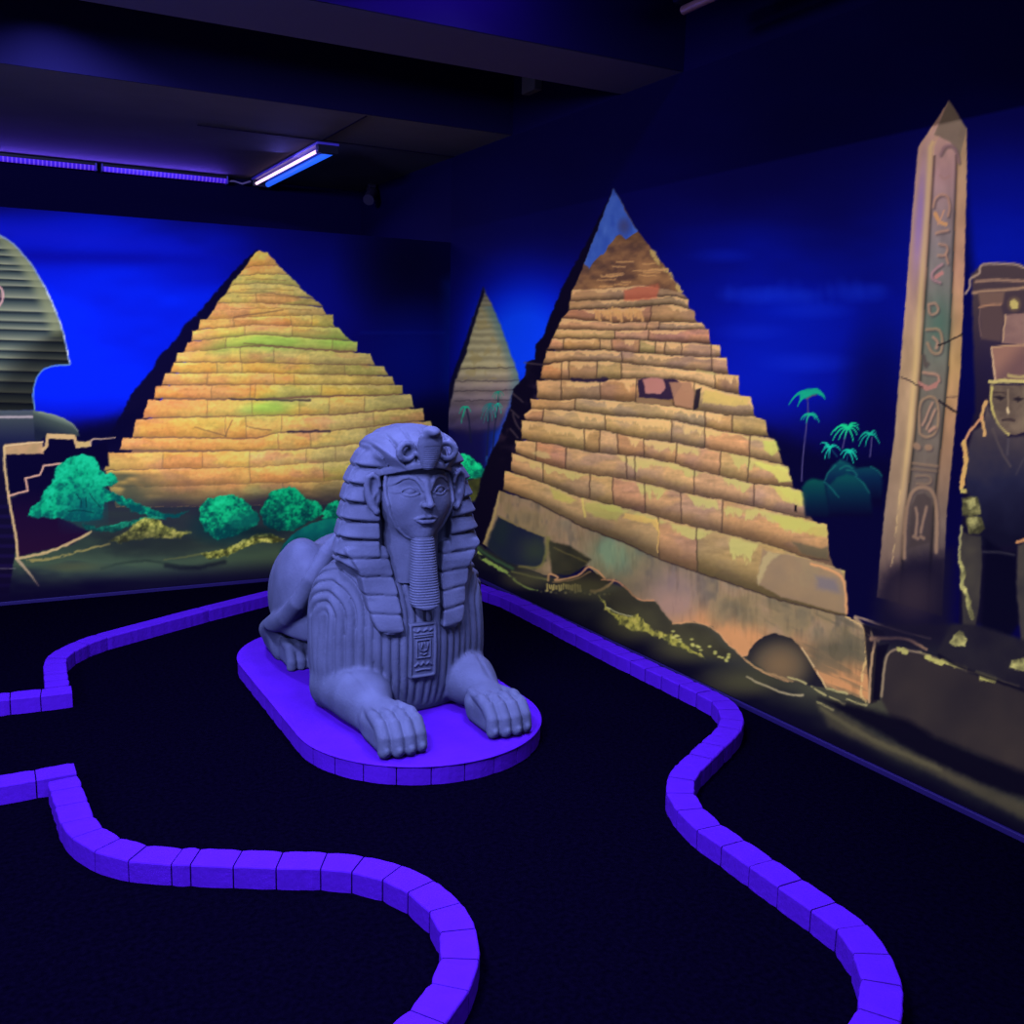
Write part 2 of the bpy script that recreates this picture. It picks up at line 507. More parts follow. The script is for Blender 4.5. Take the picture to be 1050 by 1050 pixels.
    m.stroke([(-12, 296), (0, 293), (4, 301), (1, 313), (-8, 318)], 2.2, (196, 150, 160), .8, .9, .5)
    m.stroke([(-14, 300), (-2, 297), (1, 304), (-2, 311)], 1.6, (90, 40, 80), .8, .8, .5)
    body = [(-150, 421), (36, 420.5), (40, 470), (5, 470), (8, 510), (17, 560), (14, 575), (5, 640), (-150, 640)]
    def bodyc(X, Y):
        t = lerp_ramp((Y - 420) / 200, [(0, (70, 78, 92)), (.06, (52, 60, 72)), (.16, (24, 28, 62)), (.35, (12, 8, 40)), (1, (14, 6, 36))])
        l = .5 + .5 * np.sin(Y * .62); return t * (1 + .5 * sstep(.4, 1, l) * sstep(500, 530, Y))[..., None]
    m.fill(body, bodyc, 1, .6, 1, 2)
    m.stroke([(-60, 428), (33, 427.5)], 2.6, (170, 156, 168), 1, .85, .4)
    m.stroke([(-60, 583.5), (16, 583)], 2.0, (150, 140, 150), 1, .6, .4, (1, .3))
    sh = [(34, 421), (45, 422.5), (57, 426), (67, 429.5), (74, 434), (79, 440), (82, 447), (45, 449), (36, 455)]
    m.fill(sh, lambda X, Y: lerp_ramp((Y - 420 - (X - 38) * .35) / 22, [(0, (110, 126, 116)), (.3, (60, 72, 72)), (1, (22, 28, 50))]), .8, .6, 1, 2)
    m.stroke([(40, 423), (57, 426), (74, 434), (80, 442)], 1.2, (130, 140, 128), .8, .7)
    # ruined wall outline
    m.fill([(6, 464), (46, 462), (50, 449), (76, 449), (79, 460), (94, 458), (110, 452), (112, 478), (60, 482), (30, 505), (10, 508)], (4, 1, 38), 1.5, .5)
    m.fill([(9, 512), (28, 505), (30, 492), (44, 488), (60, 480), (60, 530), (92, 545), (74, 558), (18, 571)], lambda X, Y: lerp_ramp((Y - 500) / 70, [(0, (6, 2, 40)), (.4, (24, 6, 44)), (1, (34, 10, 44))]), 1.5, 1)
    tan = (196, 162, 116)
    m.fill([(4.8, 455), (43.8, 452.5), (44.5, 465), (5, 466)], lambda X, Y: mix((196, 150, 116), (150, 128, 92), fbm(X, Y, 9, 4)), .8, .8, 1, 2)
    m.stroke([(4.6, 457), (43.6, 453)], 1.2, (220, 190, 150), .7, .8)
    m.stroke([(44, 461), (47.5, 458), (49, 446.5), (76.5, 447.5), (79, 457.5)], 3.4, tan, .8, .95, .8, part=2, smooth=False)
    m.fill([(50, 445), (76, 446), (76.5, 450.5), (50, 450)], tan, .8, .8, 1, 2)
    m.fill([(79, 452), (82, 453), (86, 453), (92, 451.5), (93, 457.5), (80, 459.5)], (188, 160, 108), .8, .8, 1, 2)
    m.stroke([(92.5, 456), (93.5, 449.8), (104, 450.3), (118, 448.8)], 1.8, (190, 160, 140), .8, .9, .4, (1.2, .5))
    m.stroke([(4.4, 457), (4.6, 478), (9, 510), (13, 533), (17, 555), (18, 571)], 2.6, (200, 170, 124), .9, .95, .7, part=2, smooth=False)
    m.stroke([(9, 508.5), (28.5, 503), (26, 490.5), (41, 487), (44.8, 477.5), (64, 475.3)], 2.0, (206, 160, 140), .8, .95, .5, smooth=False)
    m.stroke([(17, 572.5), (28, 585), (40, 601)], 3.2, (176, 152, 126), 1, .9, .6, (1.2, .3))
    m.stroke([(17, 572.5), (33, 570), (47.6, 566.7), (62, 561), (74, 556), (93, 545.7)], 2.8, (196, 168, 120), .9, .9, .9, (1, .9))
    m.stroke([(28.6, 575), (46, 574), (63, 570.4), (85.7, 563.8), (112, 558)], 2.8, (150, 138, 82), 1, .85, 1.1, (1.2, .6), breakup=.3)
    m.glow(80, 582, 40, 7, (78, 74, 50), .7)
    # painted bank and grass
    def grass(X, Y):
        n = fbm(X, Y, 4.5, 5, 3)
        return lerp_ramp(n, [(.25, (58, 62, 34)), (.5, (124, 128, 60)), (.75, (196, 190, 96))])
    bush(m, [(84, 537), (99, 541), (118, 538), (133, 534), (150, 530), (158, 526), (170, 532), (140, 537), (118, 545), (99, 545), (88, 543)], 3, (22, 130, 104), (8, 56, 60))
    m.fill([(112, 556), (120, 550), (130, 545), (137, 537), (146, 532), (153, 530), (162, 534), (172, 541), (183, 545), (196, 546), (186, 551), (172, 552), (158, 551), (140, 554), (124, 557)], grass, 1.5, 3, .95, 7)
    m.fill([(95, 548), (130, 541), (190, 549), (230, 560), (180, 572), (120, 570)], (18, 18, 32), 9, 2, .35)
    m.stroke([(104, 583), (125, 577), (150, 574.5), (172, 578), (205, 583)], 2.2, (14, 20, 26), 1.5, .7, 1)
    m.glow(150, 586, 130, 18, (66, 88, 74), .8)
    m.glow(275, 580, 100, 24, (70, 90, 66), .8)
    ridge = [(206, 568), (229, 563), (246, 555), (261, 548), (277, 546.7), (292, 553), (284, 556.5), (269, 555), (250, 562), (233, 570), (214, 574)]
    m.stroke([(168, 574), (190, 571), (209, 567.5)], 2.4, (92, 98, 62), 1, .8, .8, (.4, 1))
    m.fill(ridge, lambda X, Y: grass(X, Y) * 1.05, 1.0, 1.6, 1, 7)
    m.stroke([(261, 550), (268, 552), (275, 550), (283, 553), (292, 556)], 2, (60, 60, 30), .9, .8, 1.4)
    m.stroke([(170, 580), (196, 584), (230, 576)], 4, (8, 8, 26), 2.5, .6)
    # bushes
    A = [(27.6, 528.6), (33, 519), (41, 513), (45.7, 502), (55, 492), (57, 481), (64, 474), (72.4, 469), (85.7, 466), (97, 468.6), (103, 481), (104.8, 484),
         (118, 486.7), (121, 493), (114, 498), (105, 500), (114, 504), (129.5, 511), (145, 517), (164, 525), (180, 528), (194, 524), (181, 531), (166, 531), (137, 525),
         (118, 514), (108, 514), (105, 532), (84, 536), (64, 532), (44, 531)]
    bush(m, A, 3, (8, 156, 116), (4, 70, 78), light=.50)
    s = m.win(60, 490, 110, 545)
    a = np.exp(-((m.X[s] - 86) / 22.) ** 2 - ((m.Y[s] - 520) / 17.) ** 2)
    m.blend(s, a * .7, (6, 84, 92))
    for p in ([(78, 507), (84, 513), (83, 520)], [(92, 506), (98, 515), (103, 520)], [(70, 524), (84, 523), (96, 526)], [(88, 510), (89, 520)]):
        m.stroke(p, 1.1, (4, 36, 50), .7, .7)
    B = [(205, 533), (204, 524), (207, 517), (214, 511), (225, 508.5), (240, 507.5), (249, 512), (258, 520), (265, 528), (265, 538), (252, 545), (236, 552), (222, 553), (210, 545)]
    m.glow(228, 540, 42, 24, (6, 44, 58), .85)
    bush(m, B, 4, (12, 172, 118), (4, 66, 72))
    m.fill([(234, 532), (243, 526), (256, 526), (264, 530), (264, 538), (250, 543), (238, 542)], (10, 112, 98), 3, 1.5, .55)
    C = [(266, 524), (270, 517), (274, 510.5), (279, 504), (286, 500), (296, 499), (304, 501), (311, 507), (314, 512), (322, 513), (328, 518), (331, 526), (322, 533), (312, 538), (301, 544),
         (288, 544), (277, 542), (270, 537)]
    bush(m, C, 5, (8, 164, 112), (4, 60, 68))
    bush(m, [(330, 526), (335, 519), (340, 515), (348, 513), (372, 512), (372, 540), (332, 537)], 8, (12, 174, 120), (4, 66, 70))
    E = [(287, 565), (291, 558), (300, 548), (310, 541), (321, 536), (333, 532.5), (345, 532), (372, 533), (372, 600), (290, 590)]
    m.fill(E, lambda X, Y: lerp_ramp((Y - 530) / 40 + .5 * (fbm(X, Y, 8, 6) - .5), [(0, (12, 128, 112)), (.4, (8, 96, 100)), (1, (4, 52, 66))]), 1, 1, 1, 6)
    m.glow(268, 545, 36, 8, (6, 30, 40), .6)
    # dark foot of the wall
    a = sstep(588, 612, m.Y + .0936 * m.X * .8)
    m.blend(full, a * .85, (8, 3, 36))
    return m


# ----------------------------------------------------------------- right wall mural
def paint_right():
    # grid denser towards the near end
    yy = np.linspace(0, -4.9, 3000)
    c = (np.stack([0 * yy, yy, 0 * yy + 1.2], -1) - CAM) @ R.T
    px = 525 + F * c[:, 0] / c[:, 2]
    U = np.interp(np.linspace(px[0], px[-1], 640), px, yy)
    U = np.concatenate([U, np.linspace(-4.9, -6.4, 40)[1:]])
    m = Mural(U, np.linspace(.025, 2.905, 540), lambda u, v: np.stack([np.zeros_like(u), u, v], -1))
    m.part(1, 'painted_pyramid', 'large tan stepped pyramid with a blue peak painted on the right wall')
    m.part(2, 'painted_pyramid', 'small dim pyramid painted beside the corner')
    m.part(3, 'painted_obelisk', 'tall pale obelisk with carved signs painted on the right wall')
    m.part(4, 'painted_seated_statue', 'seated crowned stone figure painted at the right edge')
    m.part(5, 'painted_ground', 'dark painted ground with yellow green highlights')
    for k, t in ((6, 'tallest teal palm painted right of the large pyramid'), (7, 'teal palm with a wide crown painted beside the obelisk'), (8, 'teal palm painted closest to the obelisk'),
                 (9, 'low teal palm leaning left above the dark bushes'), (10, 'low teal palm leaning right above the dark bushes'), (11, 'tiny palm painted at the left of the small pyramid foot'),
                 (12, 'tiny palm with long fronds painted on the small pyramid foot'), (13, 'tiny faint palm painted highest on the small pyramid')):
        m.part(k, 'painted_palm', t)
    m.part(14, 'painted_bush', 'bright green bush painted at the foot of the small pyramid')
    m.part(15, 'painted_bush', 'dark teal rounded bushes painted under the palms')
    X, Y = m.X, m.Y
    full = (slice(None), slice(None))
    # sky
    n = fbm(X, Y * 2.4, 110, 4, 3) - .5
    b = 1.1 * np.exp(-((X - 537) / 72.) ** 2 - ((Y - 352) / 82.) ** 2)
    b += .40 * np.exp(-((X - 790) / 130.) ** 2) * sstep(170, 330, Y + 40 * n) * (1 - sstep(400, 490, Y))
    b += .36 * np.exp(-((X - 1030) / 110.) ** 2) * sstep(70, 190, Y) * (1 - sstep(330, 470, Y))
    b += .18 * sstep(120, 260, Y) * (1 - sstep(380, 470, Y)) * sstep(560, 700, X)
    b = np.clip(b + .10 * n, 0, 1)
    m.C[:] = lerp_ramp(b, [(0, (4, 1, 56)), (.25, (5, 5, 92)), (.5, (3, 14, 150)), (.75, (2, 34, 215)), (1, (4, 62, 255))])
    for (cx, cy, rx, ry, a) in ((790, 303, 60, 12, .5), (835, 318, 50, 12, .4), (830, 372, 60, 14, .45), (770, 340, 46, 12, .3), (880, 300, 40, 14, .35), (740, 262, 40, 10, .25)):
        m.glow(cx, cy, rx, ry, (12, 42, 205), a)
    for k in range(22):
        cx = 742 + k * 7.6 + rng.uniform(-4, 4); cy = 300 + rng.uniform(-7, 7)
        m.glow(cx, cy, rng.uniform(6, 18), rng.uniform(8, 16), (20, 54, 205), .14)
    m.glow(900, 430, 50, 130, (3, 0, 54), .75)
    m.fill([(780, 440), (860, 470), (930, 470), (930, 640), (860, 640), (800, 560)], (3, 1, 40), 14, 2, .95)
    m.fill([(985, 140), (1010, 400), (965, 640), (900, 640), (900, 600), (960, 400)], (3, 1, 50), 8, 1, .75)
    # halo and far pyramid
    sm = [(495.7, 295.5), (504, 312), (513, 333), (522, 358), (531, 382), (534, 400), (528, 430), (520, 448), (500, 452), (478, 450), (458, 440), (455, 420), (463, 392), (474, 362), (484, 330)]
    def smc(X, Y):
        t = (Y - 296) / 150
        c = lerp_ramp(t + .06 * (fbm(X, Y, 12, 3) - .5), [(0, (100, 96, 90)), (.2, (150, 144, 116)), (.55, (168, 158, 126)), (.68, (136, 122, 124)), (.85, (90, 80, 106)), (1, (36, 30, 78))])
        l = .5 + .5 * np.sin(Y * (6.283 / (4.6 + 5 * np.clip(t, 0, 1))) + 2.5 * fbm(X, Y, 10, 6))
        c = c * (.86 + .2 * l)[..., None]
        pt = fbm(X, Y, 7, 9, 2)
        c = mix(c, c * 0 + np.array([150, 134, 88], np.float32), sstep(.55, .75, pt) * (t < .62) * .5)
        xr = np.interp(Y, [296, 333, 382, 450], [496, 513, 531, 531])
        return mix(c, c * 0 + np.array([64, 110, 130], np.float32), sstep(14, 0, xr - X) * .6 * (t > .12))
    m.fill(sm, smc, 1.6, .8, 1, 2)
    m.fill([(495.7, 294), (497, 300), (487, 330), (478, 362), (467, 390), (456, 440), (452, 440), (462, 390), (473, 360), (484, 328)], (8, 6, 38), 1.3, 1, .95, 2)
    for yy_, x0, x1 in ((378, 470, 528), (391, 468, 532), (401, 466, 530), (411, 466, 526)):
        m.stroke([(x0, yy_), (x1, yy_ - 1)], 1.1, (52, 44, 56), .9, .6, 1.4)
    m.fill([(455, 440), (480, 444), (520, 440), (528, 452), (512, 500), (460, 500)], lambda X, Y: mix((16, 14, 74), (10, 60, 190), sstep(490, 520, X)), 5, 1.5, .9)
    m.fill([(528, 400), (540, 390), (530, 420), (512, 460), (500, 500), (497, 480), (510, 445)], (34, 66, 190), 3, 1, .8)

    def palm(cx, cy, fronds, trunk, part, col=(20, 180, 142), w=1.7, tc=(70, 70, 124)):
        m.stroke(trunk, 1.4, tc, .7, .85, .4, part=part)
        for (x, y) in fronds:
            mx, my = cx + (x - cx) * .5, cy + (y - cy) * .5 - abs(x - cx) * .28 - .6
            m.stroke([(cx, cy), ((cx + mx) / 2, (cy + my) / 2 - .5), (mx, my), ((mx + x) / 2 + (x - cx) * .06, (my + y) / 2 - .4), (x, y)], w, col, .7, .95, .25, (1.3, .35), part)

    palm(477.4, 417.5, [(471, 424), (473, 434), (475, 428), (483, 423), (481, 419), (472, 420)], [(478, 418), (481, 430), (483, 454)], 11, (24, 170, 140), 1.2, (20, 24, 54))
    palm(502.6, 414, [(493, 430), (496, 434), (500, 432), (505, 432), (508, 428), (494, 422), (510, 420)], [(502, 415), (500.5, 445), (499, 470)], 12, (30, 120, 124), 1.1, (24, 28, 60))
    palm(510.6, 414, [(508, 428), (514, 424), (506, 420), (515, 418)], [(510.6, 416), (507, 440), (505, 466)], 12, (24, 170, 150), 1.1, (24, 28, 60))
    palm(510.6, 402, [(505, 407), (507, 409), (514, 408), (516.5, 405.5), (511, 410)], [(511, 402), (511, 412)], 13, (26, 140, 120), 1.0, (30, 30, 56))
    m.stroke([(499, 468), (500, 480), (498, 488)], 1.2, (40, 110, 200), .9, .7)
    m.stroke([(505, 466), (503, 486), (498, 500)], 1.2, (40, 110, 210), .9, .7)
    bush(m, [(466, 466), (474, 466), (480, 466), (486, 471), (493, 475), (497, 485), (491, 493), (482, 491), (470, 490)], 14, (14, 200, 136), (4, 100, 90), scale=4)
    m.fill([(470, 492), (482, 492), (497, 489), (496, 502), (488, 514), (470, 518)], lambda X, Y: mix((96, 100, 46), (40, 44, 28), fbm(X, Y, 7, 2)), 2, 1, 1, 5)

    # ground
    def ground(X, Y):
        yb = 579 + .479 * (X - 458)
        v = (yb - Y) + 22 * (fbm(X * .5, Y * .9, 24, 6, 3) - .5)
        return lerp_ramp(v, [(0, (6, 3, 28)), (12, (10, 8, 28)), (30, (30, 30, 36)), (52, (62, 62, 52)), (95, (66, 62, 52)), (140, (28, 26, 38))])
    m.fill([(455, 520), (490, 558), (560, 590), (640, 600), (760, 640), (880, 640), (1000, 640), (1100, 690), (1900, 1100), (1900, 1500), (1100, 900), (455, 590)], ground, 3, 2, 1, 5)

    # large pyramid: dark face
    dk = [(629, 193), (604, 244.8), (589, 271), (576, 296), (564, 325), (557, 345), (549, 353), (548, 368), (540, 371), (539, 385), (526, 400), (524, 415), (518, 431),
          (509, 455), (497, 478), (488, 512), (478, 545), (497, 562), (512, 530), (520, 500), (540, 440), (565, 370), (588, 305), (604, 265)]
    def dkc(X, Y):
        n = fbm(X, Y, 13, 8, 3); return mix((9, 4, 26), (36, 24, 46), sstep(.52, .8, n) * sstep(350, 400, Y) * (1 - sstep(450, 480, Y)))
    m.fill(dk, dkc, 1, 1.4, 1, 1)
    for p in ([(533, 440), (528, 433), (526, 424)], [(531, 449), (523, 440)], [(538, 372), (556, 374)], [(526, 404), (536, 412)], [(524, 420), (532, 428)]):
        m.stroke(p, 1.6, (92, 78, 84), 1.2, .6, .8)
    # large pyramid: rows
    def col(X, Y):
        n = fbm(X * .8, Y * 1.2, 40, 6, 4); n2 = fbm(X * .7, Y * 1.3, 24, 11, 3)
        c = lerp_ramp(n, [(.2, (178, 136, 104)), (.42, (198, 150, 100)), (.58, (210, 158, 104)), (.8, (190, 150, 98))])
        c = mix(c, c * 0 + np.array([160, 122, 112], np.float32), sstep(.52, .70, n2) * .5)
        c = c * (1 + .16 * (fbm(X * 1.2, Y * 1.2, 3.4, 2, 2) - .5))[..., None]
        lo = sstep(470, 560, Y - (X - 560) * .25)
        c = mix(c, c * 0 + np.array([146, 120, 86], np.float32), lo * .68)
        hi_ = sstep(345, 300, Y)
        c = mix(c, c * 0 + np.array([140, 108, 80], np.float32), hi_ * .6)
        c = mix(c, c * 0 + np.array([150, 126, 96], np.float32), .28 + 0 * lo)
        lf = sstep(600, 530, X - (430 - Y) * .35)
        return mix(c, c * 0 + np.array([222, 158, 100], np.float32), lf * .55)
    def hlc(X, Y):
        t = sstep(430, 500, Y + (X - 640) * .15)
        return mix((226, 182, 122), (184, 178, 104), t)
    up = [
        ([(587, 297), (620, 296), (660, 292), (699, 300)], [(584, 309), (640, 307), (690, 303), (706, 307)], ()),
        ([(584, 309), (640, 307), (690, 303), (706, 307)], [(583, 318), (640, 316), (690, 312), (706, 318)], ()),
        ([(583, 318), (640, 316), (690, 312), (712, 319)], [(577, 326), (630, 331), (670, 330), (713, 331)], (668,)),
        ([(576, 326), (630, 331), (670, 330), (720, 331)], [(571, 337.5), (640, 339), (700, 338), (724, 338)], (664, 676)),
        ([(571, 337.5), (640, 339), (700, 338), (727, 337.5)], [(566, 347), (640, 348), (690, 351), (728, 352)], (630, 665)),
        ([(566, 347), (640, 348), (690, 351), (738, 354)], [(561, 358), (620, 359), (680, 364), (732, 367), (739, 365)], (578, 615, 627, 656, 672, 682, 699, 729)),
        ([(560.5, 360), (620, 359), (680, 364), (745, 366.5)], [(557, 373), (589, 369.5), (623, 370.5), (670, 376), (720, 381), (747, 383)], (637, 730)),
        ([(557, 374), (589, 369.5), (623, 370.5), (670, 376), (720, 381), (757, 385)], [(554, 388), (604, 390.5), (654, 388), (690, 389), (712, 392), (735, 400), (758, 404)], (576, 583, 612, 637, 733)),
        ([(550, 390), (604, 390.5), (654, 388), (690, 389), (712, 392), (735, 400), (770, 407)], [(551, 408), (576, 411), (593, 408.5), (652, 412.5), (690, 416.5), (716, 421), (747, 426), (774, 427)], (575, 615, 653, 690, 712)),
        ([(544, 409), (576, 411), (593, 408.5), (652, 412.5), (690, 416.5), (716, 421), (747, 426), (774, 427), (785, 431)], [(545, 420), (589, 421), (623, 425.7), (690, 431), (722, 438), (750, 444), (787, 448)], (590, 723, 751)),
        ([(538, 425), (545, 419), (589, 421), (623, 425.7), (690, 431), (722, 438), (750, 444), (794, 450)], [(540, 431), (557, 433), (589, 439), (620, 442), (661, 450.5), (690, 453.5), (724, 460), (768, 468.5), (803, 476)], (557, 620, 689, 723, 769)),
        ([(535, 431), (557, 433), (589, 439), (620, 442), (661, 450.5), (690, 453.5), (724, 460), (768, 468.5), (808, 478)], [(534.8, 450), (549, 453), (580, 458), (604, 464), (659, 468.6), (690, 475), (712, 482), (774, 496), (813, 499)], (599, 615.5, 633, 660, 694, 739, 768)),
        ([(528, 452), (549, 453), (580, 458), (604, 464), (659, 468.6), (690, 475), (712, 482), (774, 496), (812, 500), (826, 505)], [(529, 464), (549, 472.5), (581, 482), (608, 487), (640, 491), (661, 495.5), (697, 504.5), (742, 513), (794, 524.5), (828, 532)], (550, 581, 642, 651, 712, 773)),
        ([(525, 464), (549, 472.5), (581, 482), (608, 487), (640, 491), (661, 495.5), (697, 504.5), (742, 513), (794, 524.5), (848, 538)], [(524, 483), (557, 495), (595, 510.5), (627, 517.5), (661, 526), (690, 535), (739, 546), (793, 560), (823, 571), (850, 575)], (557, 605, 628, 661, 698, 741)),
        ([(518, 483), (557, 495), (595, 510.5), (627, 517.5), (661, 526), (690, 535), (739, 546), (793, 560), (823, 571), (866, 585)], [(516, 502), (547, 514), (567, 524), (597, 540), (640, 556.5), (677, 574), (739, 595), (801, 616), (868, 632)], (675, 714)),
    ]
    # base slab first, then rows from top to bottom
    base = [(512, 503), (547, 514), (567, 524), (597, 540), (640, 556.5), (677, 574), (739, 595), (801, 616), (868, 632), (888, 643), (892.6, 719), (845.5, 704), (828, 675), (813, 656), (793.5, 650), (778.7, 655.6),
            (766, 672), (761, 673), (746.5, 660.6), (731.6, 643), (711.8, 637), (690, 640), (679, 627), (670, 615), (653.7, 615.5), (640, 600), (629.7, 594), (617, 594), (603, 580.6), (560, 590), (520, 575), (496, 558)]
    def basec(X, Y):
        n = fbm(X, Y, 30, 3, 4); n2 = fbm(X * 1.3, Y * .6, 14, 7, 3)
        c = lerp_ramp(n, [(.2, (112, 100, 80)), (.45, (136, 116, 86)), (.6, (148, 122, 96)), (.85, (122, 112, 92))])
        yt = np.interp(X, [512, 597, 640, 739, 868, 888], [503, 540, 556, 595, 632, 643])
        dd = Y - yt
        c = mix(c, c * 0 + np.array([206, 140, 92], np.float32), sstep(22, 55, dd + 22 * (n2 - .5)) * sstep(640, 720, X) * .8)
        dkk = sstep(.5, .72, n2) * (1 - sstep(20, 46, dd)) * .6
        c = mix(c, c * 0 + np.array([84, 80, 76], np.float32), dkk)
        gr = np.exp(-((X - 628) / 24.) ** 2 - ((Y - 568) / 20.) ** 2)
        c = mix(c, c * 0 + np.array([128, 158, 126], np.float32), np.clip(gr * (.35 + n2), 0, .8))
        st = np.exp(-((X - 860) / 34.) ** 2 - ((Y - 668) / 16.) ** 2)
        c = mix(c, c * 0 + np.array([82, 78, 64], np.float32), np.clip(st * (.5 + n2), 0, .85))
        st = np.exp(-((X - 690) / 30.) ** 2 - ((Y - 606) / 24.) ** 2)
        c = mix(c, c * 0 + np.array([146, 118, 122], np.float32), np.clip(st * (.4 + n), 0, .6))
        c = c * (1 - .10 * sstep(.45, .8, fbm(X * 2, Y * .4, 9, 12)))[..., None]
        hs = sstep(.5, .75, fbm(X * .35, (Y - .45 * X) * 1.5, 9, 14)) * sstep(760, 820, X)
        return mix(c, c * 0 + np.array([92, 84, 68], np.float32), hs * .55)
    m.fill(base, basec, .8, 1.2, 1, 1)
    # rough upper slope
    top = [(629, 193.3), (653.8, 237), (669, 256), (680.5, 271.4), (690, 286), (700, 300), (640, 300), (587, 298), (593, 286), (599.5, 269.5), (612, 237)]
    def topc(X, Y):
        n = fbm(X, Y * 1.6, 16, 5, 4)
        c = lerp_ramp(n, [(.25, (92, 66, 54)), (.5, (134, 96, 64)), (.75, (160, 116, 74))])
        return c * (1 - .25 * sstep(255, 238, Y))[..., None]
    m.fill(top, topc, .8, 1, 1, 1)
    cap = [(629, 193.3), (641, 216), (653.8, 237), (648, 241), (642, 245), (636, 241), (631, 243), (627, 249), (623, 254), (619, 261), (615.7, 262), (610, 267), (604, 276), (601, 272), (599.5, 269.5), (606, 252), (612, 237), (621, 213)]
    m.fill(cap, lambda X, Y: mix((44, 76, 170), (78, 116, 200), fbm(X * 1.4, Y * .7, 11, 3)), .8, 1.2, 1, 1)
    m.glow(640, 232, 9, 12, (70, 60, 90), .6)
    m.stroke([(669, 257), (675, 268), (683, 276), (690, 287), (698, 298)], 5, (196, 168, 96), 1.2, .9, 2.4, part=1, breakup=.42)
    for k in range(26):
        yy_ = rng.uniform(264, 312); x0 = rng.uniform(610, 672)
        m.stroke([(x0, yy_), (x0 + rng.uniform(5, 20), yy_ - rng.uniform(-.5, 1.5))], rng.uniform(.8, 1.8), (208, 158, 98), .8, .8, 1.2)
    m.fill([(592, 300), (700, 304), (736, 368), (762, 410), (800, 480), (840, 545), (858, 588), (862, 626), (740, 590), (640, 550), (560, 515), (522, 496), (540, 450), (556, 395), (574, 345)], (104, 80, 64), 1, 1, 1, 1)
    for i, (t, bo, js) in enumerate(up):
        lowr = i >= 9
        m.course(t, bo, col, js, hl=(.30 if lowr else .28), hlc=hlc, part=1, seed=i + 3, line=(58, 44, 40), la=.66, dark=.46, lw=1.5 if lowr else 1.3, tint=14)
    m.fill([(640, 297), (662, 293), (676, 292), (674, 306), (640, 309)], (192, 98, 70), 2, 2, .75)
    for k in range(14):
        cx = 610 + k * 3.6
        m.stroke([(cx, 318 + 2 * math.sin(k)), (cx + 2, 326 + 3 * math.sin(k * 2.1))], 3, (212, 160, 96), 1, .8, 1.6)
    # dark hollow row and odd blocks
    m.fill([(654, 389), (664, 387), (692, 389), (700, 394), (690, 410), (655, 408)], (40, 26, 54), 1.2, 1.2, .95)
    m.fill([(659, 389), (668, 386.5), (680, 388), (683, 398), (677, 404), (662, 403)], (176, 118, 108), 1, 1, 1)
    m.fill([(686, 392), (708, 392), (712, 402), (710, 419), (692, 415), (690, 404)], (166, 120, 92), 1, 1, .9)
    m.fill([(653, 408), (668, 408), (688, 412), (690, 416), (653, 413)], (140, 110, 80), 1, 1, .9)
    m.stroke([(586, 389), (604, 391), (622, 389)], 3.4, (34, 24, 52), 1.2, .9, 1.4)
    m.fill([(713, 400), (719, 398), (716, 418), (711, 421)], (26, 20, 34), 1, .6, .9)
    m.fill([(722, 400), (733, 401), (745, 405), (769, 408), (766, 416), (740, 415), (720, 413)], (206, 176, 96), 1.3, 2, .8)
    m.stroke([(715, 380), (722, 381), (734, 384)], 2, (176, 160, 96), 1, .7, 1)
    # big blocks in the lower rows
    m.fill([(782, 563), (790, 566), (823, 571.5), (862, 584), (868, 600), (868, 630), (801, 612), (776, 598)], lambda X, Y: mix((150, 122, 92), (126, 106, 88), fbm(X, Y, 18, 9)), 1.4, 1, .9, 1)
    m.fill([(836, 590), (858, 594), (861, 608), (838, 604)], (112, 102, 108), 4, 1.5, .9)
    m.stroke([(832, 578), (860, 587), (867, 600), (868, 628)], 2.8, (206, 146, 98), 1.3, .9, 1, part=1)
    m.fill([(777, 592), (782, 573), (788, 566), (800, 568), (790, 575), (783, 588), (778, 600)], (178, 160, 112), 1.6, 1.8, .7)
    m.stroke([(597, 512), (600, 530)], 2.0, (206, 190, 96), 1, .8, 1)
    m.stroke([(673, 533), (676, 545), (674, 566)], 2.2, (214, 172, 98), 1, .85, 1.2, (1.2, .5))
    m.fill([(600, 514), (628, 518), (640, 522), (632, 534), (616, 532), (601, 524)], (176, 176, 88), 2, 2.5, .6)
    m.fill([(640, 526), (662, 529), (674, 534), (676, 546), (666, 536), (650, 534), (640, 532)], (216, 178, 96), 1.2, 2, .7)
    m.fill([(788, 527), (815, 531), (848, 540), (847, 552), (820, 546), (800, 540)], (182, 178, 88), 1.5, 3, .65)
    m.fill([(790, 498), (812, 501), (827, 507), (827, 519), (806, 516)], (196, 190, 92), 1.4, 2.4, .7)
    m.fill([(812, 555), (842, 562), (849, 560), (849, 574), (822, 568)], (86, 80, 62), 1.8, 1.2, .75)
    m.fill([(814.5, 518), (817, 518), (817, 525), (814.5, 524)], (12, 8, 14), .8, .3, .95)
    m.fill([(776, 473), (803, 479), (808, 483), (812, 494), (800, 494), (790, 484), (772, 474)], (206, 200, 100), 1.2, 1.5, .8)
    m.fill([(782, 452), (796, 452), (800, 462), (792, 468), (784, 460)], (190, 196, 92), 1.3, 1.6, .7)
    m.fill([(545, 465), (552, 462), (562, 464), (565, 470), (556, 470)], (198, 180, 120), 1.3, 1.6, .6)
    m.fill([(565, 500), (580, 506), (592, 513), (586, 516), (568, 512)], (186, 180, 84), 1.8, 2, .6)
    m.stroke([(512, 504), (508, 526), (500, 548), (496, 557)], 1.8, (176, 150, 96), 1, .85, .8)
    # dark lower left block
    m.fill([(511, 529), (535, 541), (558, 551), (560, 575), (548, 584), (520, 577), (499, 561), (503, 547)], lambda X, Y: mix((22, 24, 56), (26, 40, 44), fbm(X, Y, 18, 5)), 2, 1, .97, 1)
